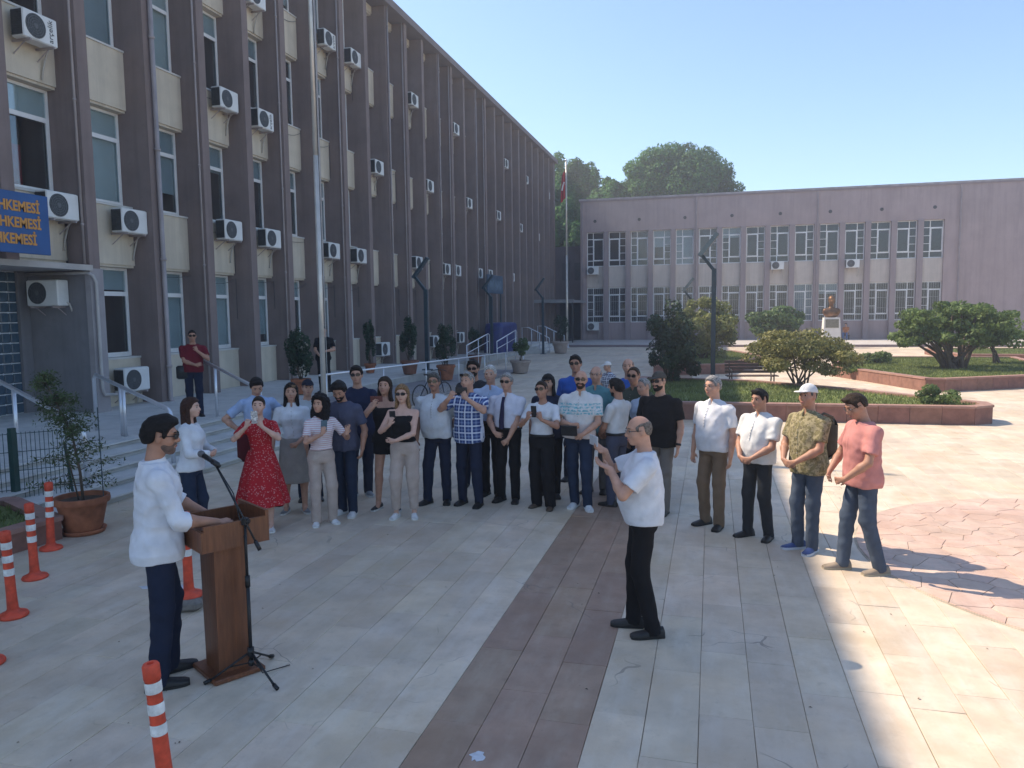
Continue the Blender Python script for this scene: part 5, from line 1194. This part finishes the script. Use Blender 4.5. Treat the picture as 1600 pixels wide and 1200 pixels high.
        if hem == 'tuck':
            m = MB(); n = 36; ring = []
            for dz, o_ in ((1.0, .010), (1.0, .018), (1.033, .018), (1.033, .010)):
                aa = (np.interp(dz, TZ_, TA)*wide+o_)*S; bb = (np.interp(dz, TZ_, TB)+o_)*S; yo = np.interp(dz, TZ_, TY)*S+lean*S*(dz-.95)
                for i in range(n):
                    q = 2*math.pi*i/n; c_, s2 = math.cos(q), math.sin(q); rr_ = (abs(c_)**2.4+abs(s2)**2.4)**(-1/2.4); ring.append((aa*c_*rr_+sway*S*min(1, (1.30-dz)/.35), bb*s2*rr_+yo, dz*S+seatdz))
            m.add(ring, [(j*n+i, j*n+(i+1) % n, ((j+1) % 4)*n+(i+1) % n, ((j+1) % 4)*n+i) for j in range(4) for i in range(n)]); obj('belt', m, M_BLACK, t, True)
    elif bottom_cut == 'shorts':
        s.add(*torso(.008, .84, 1.0), k=.02)
        for hp, kn, ak, sx in legs: s.cap(hp, hp+(kn-hp)*.42, .10*S, .098*S, .03, flat=True)
        V, Q = s.poly(.0105*S, folds(.004, 8)); link('shorts', np_mesh('shorts', V, Q, bottom), t)
    else:
        zb, rb_, zt_ = (.36, .34, 1.06) if bottom_cut == 'dress' else (.42, .205, 1.03)
        def sk(x, y, z):
            u = np.clip((zt_*S-z)/((zt_-zb)*S), 0, 1); ra = (np.interp(zt_, TZ_, TA)+.014+(rb_-.15)*u**.8)*S; rb2 = (np.interp(zt_, TZ_, TB)+.014+(rb_-.12)*u**.85)*S
            an = np.arctan2(y, x); fo = 1+((.055 if bottom_cut == 'dress' else .012)*u)*np.sin(an*11+1.5*np.sin(an*2))
            q = np.sqrt((x/ra)**2+(y/rb2)**2)/fo; return np.maximum((q-1)*np.minimum(ra, rb2), np.maximum(zb*S-z, z-zt_*S))
        s.add(np.array([-.42, -.42, zb])*S, np.array([.42, .42, zt_])*S, sk); V, Q = s.poly(.013*S, folds(.003, 4)); link('skirt', np_mesh('skirt', V, Q, bottom), t)
    SH = {'black': ((.014, .013, .013), (.01, .01, .01), 0), 'white': ((.70, .69, .68), (.72, .72, .70), 1), 'grey': ((.22, .22, .22), (.55, .55, .54), 1), 'brown': ((.09, .06, .04), (.05, .04, .03), 0), 'tan': ((.28, .22, .16), (.35, .30, .22), 0), 'blue': ((.04, .07, .20), (.55, .57, .62), 1), 'bw': ((.02, .02, .025), (.6, .6, .58), 1), 'navy': ((.02, .025, .05), (.03, .03, .04), 0)}[shoes]
    for (hp, kn, ak, sx), fa in zip(legs, feet):
        o = obj('shoe', shoe_mb(S*(.9 if f else 1.), SH[2]), [mat('shoe_'+shoes, SH[0], .5, .15, 14), mat('sole_'+shoes, SH[1], .6, .1)], t, True, (ak[0], ak[1], 0 if seat is None else 0), R(-fa)); shade_auto(o, 50)
    mw = Matrix.Translation((x0, y0, z0)) @ Matrix.Rotation(rz, 4, 'Z')
    return dict(t=t, mw=mw, rz=rz, S=S, wr=wrs, hd=hdir, hc=hc, HR=HR, sh=sh, el=el)
def held_phone(p, i, label, m=None, off=(0, 0, 0), land=False, name='phone', dims=(.074, .010, .152), tilt=0.):
    d_, n_, cu, sx = p['hd'][i]; q = p['wr'][i]+d_*.105*p['S']+unit(n_-d_*(n_@d_))*.026+np.array(off)
    loc = p['mw']@Vector(q)
    o = obj(name, MB().box(-dims[0]/2, dims[0]/2, -dims[1]/2, dims[1]/2, -dims[2]/2, dims[2]/2, bev=min(.003, dims[1]*.3)), m or M_PHONE, None, False, loc)
    o.rotation_euler = (R(-12+tilt), R(90) if land else 0, p['rz']); return tag(o, label, name.replace('_', ' '))
# ------------------------------------------------------------------ the people
C_ = cloth
WHT = C_('white', (.66, .67, .70)); NAVY = C_('navy', (.016, .022, .045)); BLK = C_('black', (.010, .010, .012)); JEAN = C_('jeans', (.062, .082, .118), bscale=400); DJEAN = C_('dark_jeans', (.020, .032, .062), bscale=400)
BEIGE = C_('beige', (.46, .37, .32)); BROWN = C_('brown', (.17, .115, .075)); GREYT = C_('grey', (.13, .125, .125))
# speaker and the man filming him
p = person('man in a white shirt and sunglasses speaking at the wooden lectern', (-3.70, 4.40), 1.86, turn=98, h=.0065, hair='thick', head=(-8, -4), top=C_('shirt_white', (.68, .69, .73), bump=.3), sleeve='rolled', hem='out', collar=True, fit=1.02, wide=.94,
           bottom=NAVY, shoes='black', arms=(((.20, .33, 1.06), (.5, -1, -.5), (-.25, .9, -.1), (-.3, -.1, -1), .45), ((.20, .36, 1.02), (.8, -.6, -.2), (-.2, .9, -.25), (.2, -.2, -1), .35)), glasses='sun', skin=M_SKIN2, stance=(.11, -.05), beard='stubble', wr=.008, belly=.05, lean=.05)
p = person('bald man in a white T-shirt filming with a raised phone', (-.50, 5.98), 1.74, turn=-84, h=.0065, hair='fringe', hairc='mid', top=C_('tee_white', (.66, .67, .71)), hem='mid', belly=.75, fit=1.12, bottom=BLK, shoes='black', glasses='clear', skin=M_SKIN,
           arms=(((.09, .29, 1.45), (.8, -.2, -1), (-.25, .75, .5), (-.5, -.6, .4), .7), ((.09, .26, 1.34), (.8, -.2, -1), (-.2, .85, .42), (.2, -.35, .9), .3)), head=(6, -10), stance=(.10, .07), lean=.0, wr=.008)
held_phone(p, 0, 'silver phone raised by the bald man in the white T-shirt', mat('phone_silver', (.45, .46, .48), .3, .1), (.02, .02, .02), tilt=-8, dims=(.078, .011, .155), land=True)
# left cluster
person('long-haired woman in a white blouse and dark jeans behind the speaker', (-5.62, 7.30), 1.64, turn=70, sex='f', hair='long', hairc='auburn', top=WHT, sleeve='long', hem='mid', fit=1.08, bottom=DJEAN, shoes='black', arms=('clasp_hi', 'clasp_hi'), skin=M_SKIN3)
p = person('woman in a long red dress holding a phone before her face', (-5.14, 7.92), 1.60, turn=-12, sex='f', hair='tied', hairc='brown', top=C_('red_dots', (.42, .018, .025), kind='dots', col2=(.62, .35, .35)), hem='tuck', bottom=MATS['cloth_red_dots'], bottom_cut='dress', shoes='white', arms=('phone_hi', 'phone_hi'), skin=M_SKIN3)
held_phone(p, 0, 'phone in a white spotted case held by the woman in red', mat('phone_spotted', (.65, .62, .60), .4, .5, 60), (-.06, .0, .02))
bp_ = obj('backpack', MB().box(-.14, .14, -.09, .09, -.2, .2, bev=.06), C_('dark_red_bag', (.10, .012, .018)), None, True, (-5.42, 8.12, .98), R(20)); shade_auto(bp_, 60); tag(bp_, 'dark red bag slung at the side of the woman in red', 'bag')
person('man in a light blue shirt looking down with a hand on his hip', (-5.84, 8.95), 1.76, turn=20, hair='short', top=C_('light_blue', (.36, .46, .66)), collar=True, hem='tuck', bottom=NAVY, arms=('hip', 'hip'), head=(-10, -30), belly=.2)
person('woman in a white V-neck shirt and long beige skirt with sunglasses on her head', (-5.20, 8.75), 1.68, turn=-5, sex='f', hair='long', top=WHT, hem='tuck', sleeve='short', collar=True, bottom=C_('taupe', (.33, .30, .27)), bottom_cut='skirt', shoes='grey', arms=('down2', 'clasp'), glasses='up')
person('person in a dark cap standing behind the woman in the beige skirt', (-5.34, 9.40), 1.66, turn=0, hair='short', cap=C_('cap_navy', (.012, .016, .03)), top=C_('pale_tee', (.45, .47, .48)), bottom=NAVY, arms=('down', 'down'))
p = person('woman with big black curly hair in a striped top and beige trousers', (-4.56, 8.33), 1.58, turn=18, sex='f', hair='curly', top=C_('pink_stripes', (.62, .40, .42), kind='stripes', col2=(.72, .70, .70)), hem='crop', bottom=BEIGE, bottom_cut='trousers', leg_r=1.02, shoes='white', arms=('phone', 'wave'), head=(-50, 0), skin=M_SKIN)
held_phone(p, 0, 'phone held at chest height by the curly-haired woman', mat('phone_blue', (.10, .16, .20), .25, .1))
person('bearded man in a grey-blue T-shirt bending his head down', (-4.48, 8.80), 1.74, turn=-25, hair='thick', top=C_('slate', (.075, .08, .125)), hem='out', bottom=DJEAN, shoes='white', arms=('down2', 'down2'), head=(10, -34), lean=.16, beard='black', skin=M_SKIN2)
person('tall man in a navy T-shirt behind the man bending his head', (-4.76, 9.75), 1.83, turn=-10, hair='short', top=C_('navy_tee', (.018, .024, .055)), bottom=NAVY, shoes='grey', arms=('down', 'behind'), glasses='sun')
p = person('young woman in black top and black shorts holding up a phone', (-4.08, 9.14), 1.73, turn=-10, sex='f', hair='long', hairc='brown', top=BLK, top_cut='tank', hem='mid', bottom=BLK, bottom_cut='shorts', shoes='bw', arms=('phone_hi', 'down2'), skin=M_SKIN)
held_phone(p, 0, 'dark red phone held up by the woman in black shorts', mat('phone_red', (.10, .015, .015), .3, .1), land=True)
p = person('blonde woman in a black tank top and pale joggers filming', (-3.70, 8.81), 1.67, turn=-14, sex='f', hair='long', hairc='blond', top=BLK, top_cut='tank', hem='crop', bottom=BEIGE, bottom_cut='jogger', leg_r=1.12, shoes='white', arms=('phone', 'cross2'), glasses='sun', skin=M_SKIN3)
held_phone(p, 0, 'black phone held upright by the blonde woman')
person('stout moustached man in a white polo shirt and navy trousers', (-3.55, 9.57), 1.75, turn=-20, hair='short', hairc='dkgrey', top=C_('polo_white', (.60, .62, .65)), hem='mid', collar=True, belly=.6, bottom=NAVY, arms=('down', 'behind'), glasses='sun', extra='moustache', skin=M_SKIN2, wide=1.06)
p = person('grey-haired man in a blue plaid shirt filming with both hands', (-3.08, 9.58), 1.77, turn=-24, hair='grey', hairc='grey', top=C_('plaid', (.03, .06, .20), kind='plaid', col2=(.20, .27, .45)), hem='out', collar=True, belly=.4, bottom=NAVY, arms=('phone_wide', 'phone_wide'), glasses='up', head=(0, 4), skin=M_SKIN)
held_phone(p, 0, 'phone held sideways in both hands by the man in plaid', None, (-.10, 0, .03), land=True)
person('bearded man in sunglasses half hidden behind the men in front', (-3.36, 10.7), 1.86, turn=-10, hair='short', top=C_('charcoal', (.03, .03, .035)), bottom=NAVY, glasses='sun', beard='black', skin=M_SKIN2)
person('smiling white-haired man in a light blue shirt behind the man with a tie', (-2.94, 10.12), 1.82, turn=-15, hair='grey', hairc='white', top=C_('sky_shirt', (.42, .50, .66)), collar=True, belly=.4, hem='tuck', bottom=BLK, arms=('down', 'down'), skin=M_SKIN)
p = person('grey-haired man in sunglasses, white shirt and dark tie with clasped hands', (-2.64, 9.87), 1.74, turn=-24, hair='grey', hairc='grey', top=C_('dress_white', (.66, .65, .72)), collar=True, belly=.45, hem='tuck', bottom=BLK, arms=('clasp', 'clasp_low'), glasses='sun', skin=M_SKIN)
S_ = p['S']; tie = MB()
pts = [(.0, .105, 1.44), (0, .150, 1.36), (0, .170, 1.25), (0, .197, 1.12), (0, .195, 1.02)]; ws = [.022, .022, .03, .036, .034]
for y_ in (0, .006):
    for (a_, b_, c_), w_ in zip(pts, ws): tie.add([((a_-w_)*S_, (b_+y_)*S_, c_*S_), ((a_+w_)*S_, (b_+y_)*S_, c_*S_)], [])
n_ = len(pts)
tie.f += [(2*i, 2*i+1, 2*i+3, 2*i+2) for i in range(n_-1)]+[(2*n_+2*i, 2*n_+2*i+2, 2*n_+2*i+3, 2*n_+2*i+1) for i in range(n_-1)]+[(2*i, 2*i+2, 2*n_+2*i+2, 2*n_+2*i) for i in range(n_-1)]+[(2*i+1, 2*n_+2*i+1, 2*n_+2*i+3, 2*i+3) for i in range(n_-1)]; tie.m = [0]*len(tie.f)
obj('tie', tie, C_('tie', (.03, .025, .06)), p['t'], True)
# middle and right
p = person('woman in a white T-shirt and black wide trousers looking at her phone', (-2.10, 9.63), 1.66, turn=-22, sex='f', hair='tied', hairc='brown', top=WHT, hem='tuck', bottom=BLK, bottom_cut='wide', shoes='brown', arms=('phone', 'phone'), glasses='sun', skin=M_SKIN2, belly=.3)
held_phone(p, 0, 'dark phone with a white edge held by the woman in black wide trousers', None, (-.05, 0, 0))
person('person in a dark cap and navy top behind the woman in the white T-shirt', (-2.16, 10.3), 1.69, turn=-10, hair='long', cap=C_('cap_black', (.012, .012, .014)), top=C_('navy_top', (.018, .022, .045)), bottom=BLK, shoes='black')
p = person('bald bearded man in a white shirt with a teal patterned band', (-1.62, 9.73), 1.80, turn=-12, hair=None, hairc='brown', top=C_('band_shirt', (.66, .65, .64), kind='band', col2=(.16, .40, .46)), collar=True, belly=.35, hem='mid', bottom=DJEAN, shoes='white', arms=('clasp_hi', 'clasp'), glasses='sun', beard='brown', skin=M_SKIN, wide=1.06, feet=(18, -30))
held_phone(p, 0, 'black notebook held by the bald man with the teal band', M_BLACK, (.10, .05, -.06), name='notebook', dims=(.20, .03, .13))
person('man in sunglasses and a blue T-shirt at the back left of the bald men', (-1.95, 11.3), 1.89, turn=-8, hair='short', top=C_('royal_blue', (.03, .10, .38)), bottom=NAVY, glasses='sun', skin=M_SKIN2)
person('older bald man with glasses in a teal shirt behind the banded shirt', (-1.56, 10.62), 1.79, turn=-14, hair='fringe', hairc='grey', top=C_('teal', (.10, .24, .26)), collar=True, belly=.4, bottom=GREYT, glasses='clear', skin=M_SKIN)
person('dark-haired man in a white shirt turned away to the left', (-1.17, 9.95), 1.66, turn=-125, hair='thick', top=C_('white_cotton', (.60, .60, .60)), hem='tuck', collar=True, sleeve='short', bottom=C_('blue_grey', (.06, .065, .10)), arms=('clasp', 'clasp'), beard='black', skin=M_SKIN2)
person('bald man in a blue shirt at the back behind the olive polo', (-1.18, 11.35), 1.85, turn=-12, hair='fringe', hairc='dkgrey', top=MATS['cloth_royal_blue'], bottom=NAVY, skin=M_SKIN)
person('man with receding hair in an olive polo shirt and sunglasses', (-1.02, 10.55), 1.78, turn=-25, hair='recede', hairc='brown', top=C_('olive', (.060, .072, .055)), collar=True, bottom=NAVY, glasses='sun', skin=M_SKIN2, belly=.3)
person('grey-haired man in a pale blue shirt half hidden behind the black T-shirt', (-.86, 10.30), 1.65, turn=-40, hair='recede', hairc='grey', top=C_('pale_blue', (.42, .52, .66)), collar=True, bottom=NAVY, skin=M_SKIN)
p = person('big bearded man in a black T-shirt and grey cap', (-.62, 9.71), 1.78, turn=-28, hair='short', hairc='black', cap=C_('cap_grey', (.075, .068, .06)), top=BLK, hem='out', belly=.6, wide=1.1, bottom=C_('warm_grey', (.16, .14, .125)), shoes='black', arms=('down2', 'down'), glasses='sun', beard='black', skin=M_SKIN)
d_ = unit(p['wr'][1]-p['el'][1]); w_ = p['wr'][1]-d_*.03; wm = MB().cyl(w_-d_*.014, w_+d_*.014, .036, n=16); obj('wristwatch', wm, M_BLACK, p['t'], True)
person('grey-haired man with glasses in a white polo and brown trousers', (.03, 9.19), 1.78, turn=-38, hair='grey', hairc='grey', top=C_('polo_bright', (.66, .66, .69)), collar=True, hem='mid', belly=.55, bottom=BROWN, shoes='black', arms=('down', 'down'), glasses='clear', skin=M_SKIN, feet=(4, -30))
person('dark-haired man in a white shirt clasping his hands over dark trousers', (.53, 8.83), 1.67, turn=-38, hair='short', top=C_('shirt_bright', (.68, .67, .66)), collar=True, hem='mid', belly=.6, fit=1.1, bottom=C_('slate_black', (.022, .025, .03)), shoes='black', arms=('clasp', 'clasp'), head=(0, -5), skin=M_SKIN2)
p = person('man in a white cap and olive patterned shirt carrying a backpack', (.98, 8.45), 1.76, turn=-42, hair='short', hairc='dkgrey', cap=C_('cap_white', (.68, .67, .66)), top=C_('camo', (.20, .17, .085), kind='blotch', col2=(.32, .27, .16)), collar=True, hem='out', belly=.35, bottom=JEAN, shoes='blue', arms=('clasp', 'clasp'), skin=M_SKIN2, feet=(4, -40))
bk_ = obj('backpack', MB().box(-.15, .15, -.10, .09, -.22, .22, bev=.07), C_('olive_bag', (.095, .075, .055)), None, True, p['mw']@Vector((0, -.245, 1.19)), p['rz']); shade_auto(bk_, 60); tag(bk_, 'brown backpack on the back of the man in the white cap', 'backpack')
bps = MB()
for sx in (-1, 1): bps.tube([(sx*.09, -.02, .22), (sx*.105, .13, .275), (sx*.11, .27, .22), (sx*.115, .36, .1), (sx*.13, .33, -.08), (sx*.16, .12, -.2), (sx*.1, -.0, -.2)], .014, 6)
obj('strap', bps, C_('olive_bag', (0, 0, 0)), bk_, True)
person('man in a pink T-shirt and jeans looking down at the right', (1.43, 7.87), 1.76, turn=-62, hair='short', hairc='brown', top=C_('pink', (.52, .22, .20)), hem='out', fit=1.15, belly=.3, bottom=JEAN, shoes='tan', arms=(((.20, .24, .95), (1, -.6, -.2), (-.6, .5, -.5), (-.6, -.5, 0), .6), ((.16, .26, .95), (1, -.6, -.2), (-.7, .5, -.3), (-.6, -.5, 0), .6)), head=(6, -28), lean=.06, glasses='clear', skin=M_SKIN2, stance=(.10, .14), feet=(4, -4))
p = person('man in a dark red shirt and sunglasses leaning on the landing above the steps', (-10.45, 13.80), 1.80, turn=-4, z0=TZ, hair='crop', top=C_('dark_red', (.15, .012, .022)), belly=.45, hem='mid', bottom=NAVY, shoes='black', arms=('cross2', 'chin'), glasses='sun', skin=M_SKIN2)
sb = obj('shoulder_bag', MB().box(-.12, .12, -.05, .05, -.14, .14, bev=.03), M_BLACK, None, False, p['mw']@Vector((.215, .05, .93)), p['rz']); shade_auto(sb, 50); tag(sb, 'black bag hanging at the hip of the man in dark red', 'bag')
person('man in black behind the flagpole on the terrace', (-10.1, 18.75), 1.78, turn=-10, z0=TZ, hair='crop', top=BLK, bottom=BLK, shoes='black', arms=('clasp', 'clasp_hi'), skin=M_SKIN, h=.010)
person('seated man in a white cap and checked shirt far back in the plaza', (-2.5, 19.3), 1.72, turn=-55, seat=.47, hair='short', hairc='grey', cap=MATS['cloth_cap_white'], top=C_('check', (.05, .06, .12), kind='plaid', col2=(.45, .46, .50)), hem='mid', collar=True, bottom=GREYT, arms=('lap', 'lap'), head=(-10, -10), h=.010)
st_ = thing('stool', 'small dark stool under the seated man in the white cap', 'stool', (-2.5, 19.3, 0), R(30)); obj('seat', MB().box(-.2, .2, -.2, .2, .34, .375, bev=.01), M_BLACK, st_)
for sx in (-1, 1):
    for sy in (-1, 1): obj('leg', MB().cyl((sx*.17, sy*.17, 0), (sx*.15, sy*.15, .34), .014), M_BLACK, st_)
person('person in an orange top sitting far away against the mauve building', (9.9, 63.2), 1.70, turn=-10, z0=.15, seat=.45, hair='short', top=C_('orange', (.42, .15, .05)), bottom=C_('blue_far', (.10, .16, .32)), arms=('lap', 'lap'), h=.014)
st_ = thing('stool', 'low stool under the far person in orange', 'stool', (9.9, 63.2, .15)); obj('seat', MB().box(-.25, .25, -.22, .22, .31, .35, bev=.01), M_BLACK, st_)
for sx in (-1, 1): obj('leg', MB().box(sx*.2-.02, sx*.2+.02, -.2, .2, 0, .31), M_BLACK, st_)

# bronze bust on the pedestal
s = Sdf()
for lo, hi, fn, k, op in head_prims(False).p:
    s.add(np.array(lo)*2.5+[0, 0, 1.12], np.array(hi)*2.5+[0, 0, 1.12], (lambda x, y, z, fn=fn: fn(x/2.5, y/2.5, (z-1.12)/2.5)*2.5), k*2.5, op)
s.ell((0, -.03, 1.19), (.205, .255, .22), .03)
s.cap((0, -.04, .5), (0, -.02, .95), .14, .125, .06); s.ell((0, -.02, .30), (.50, .26, .34), .08); s.cap((-.36, -.02, .42), (.36, -.02, .42), .17, .17, .1)
s.add((-.8, -.8, -.5), (.8, .8, 2), lambda x, y, z: -z+0*x+0*y, 0, 'i')
V, Q = s.poly(.025); bo = link('bust', np_mesh('bust', V, Q, mat('bronze_gold', (.20, .105, .05), .5, .4, 3, metal=.7)), None, (7.45, 53.3, 1.951), R(180)); tag(bo, 'golden bronze bust on the white marble pedestal', 'bust')

# ------------------------------------------------------------------ thin scattering volume added to imitate the lens's veiling glare
hz = obj('glare_veil', MB().box(-60, 70, -12, 120, -1.3, 24), None); hz.data.materials.clear()
hmat = bpy.data.materials.new('glare_veil_air'); hmat.use_nodes = True; hn = hmat.node_tree.nodes; hn.remove(hn['Principled BSDF'])
pv = hn.new('ShaderNodeVolumePrincipled'); pv.inputs['Color'].default_value = (.88, .91, 1, 1); pv.inputs['Density'].default_value = .0022; pv.inputs['Anisotropy'].default_value = .35
hmat.node_tree.links.new(pv.outputs[0], hn['Material Output'].inputs['Volume']); hz.data.materials.append(hmat); tag(hz, kind='stuff')
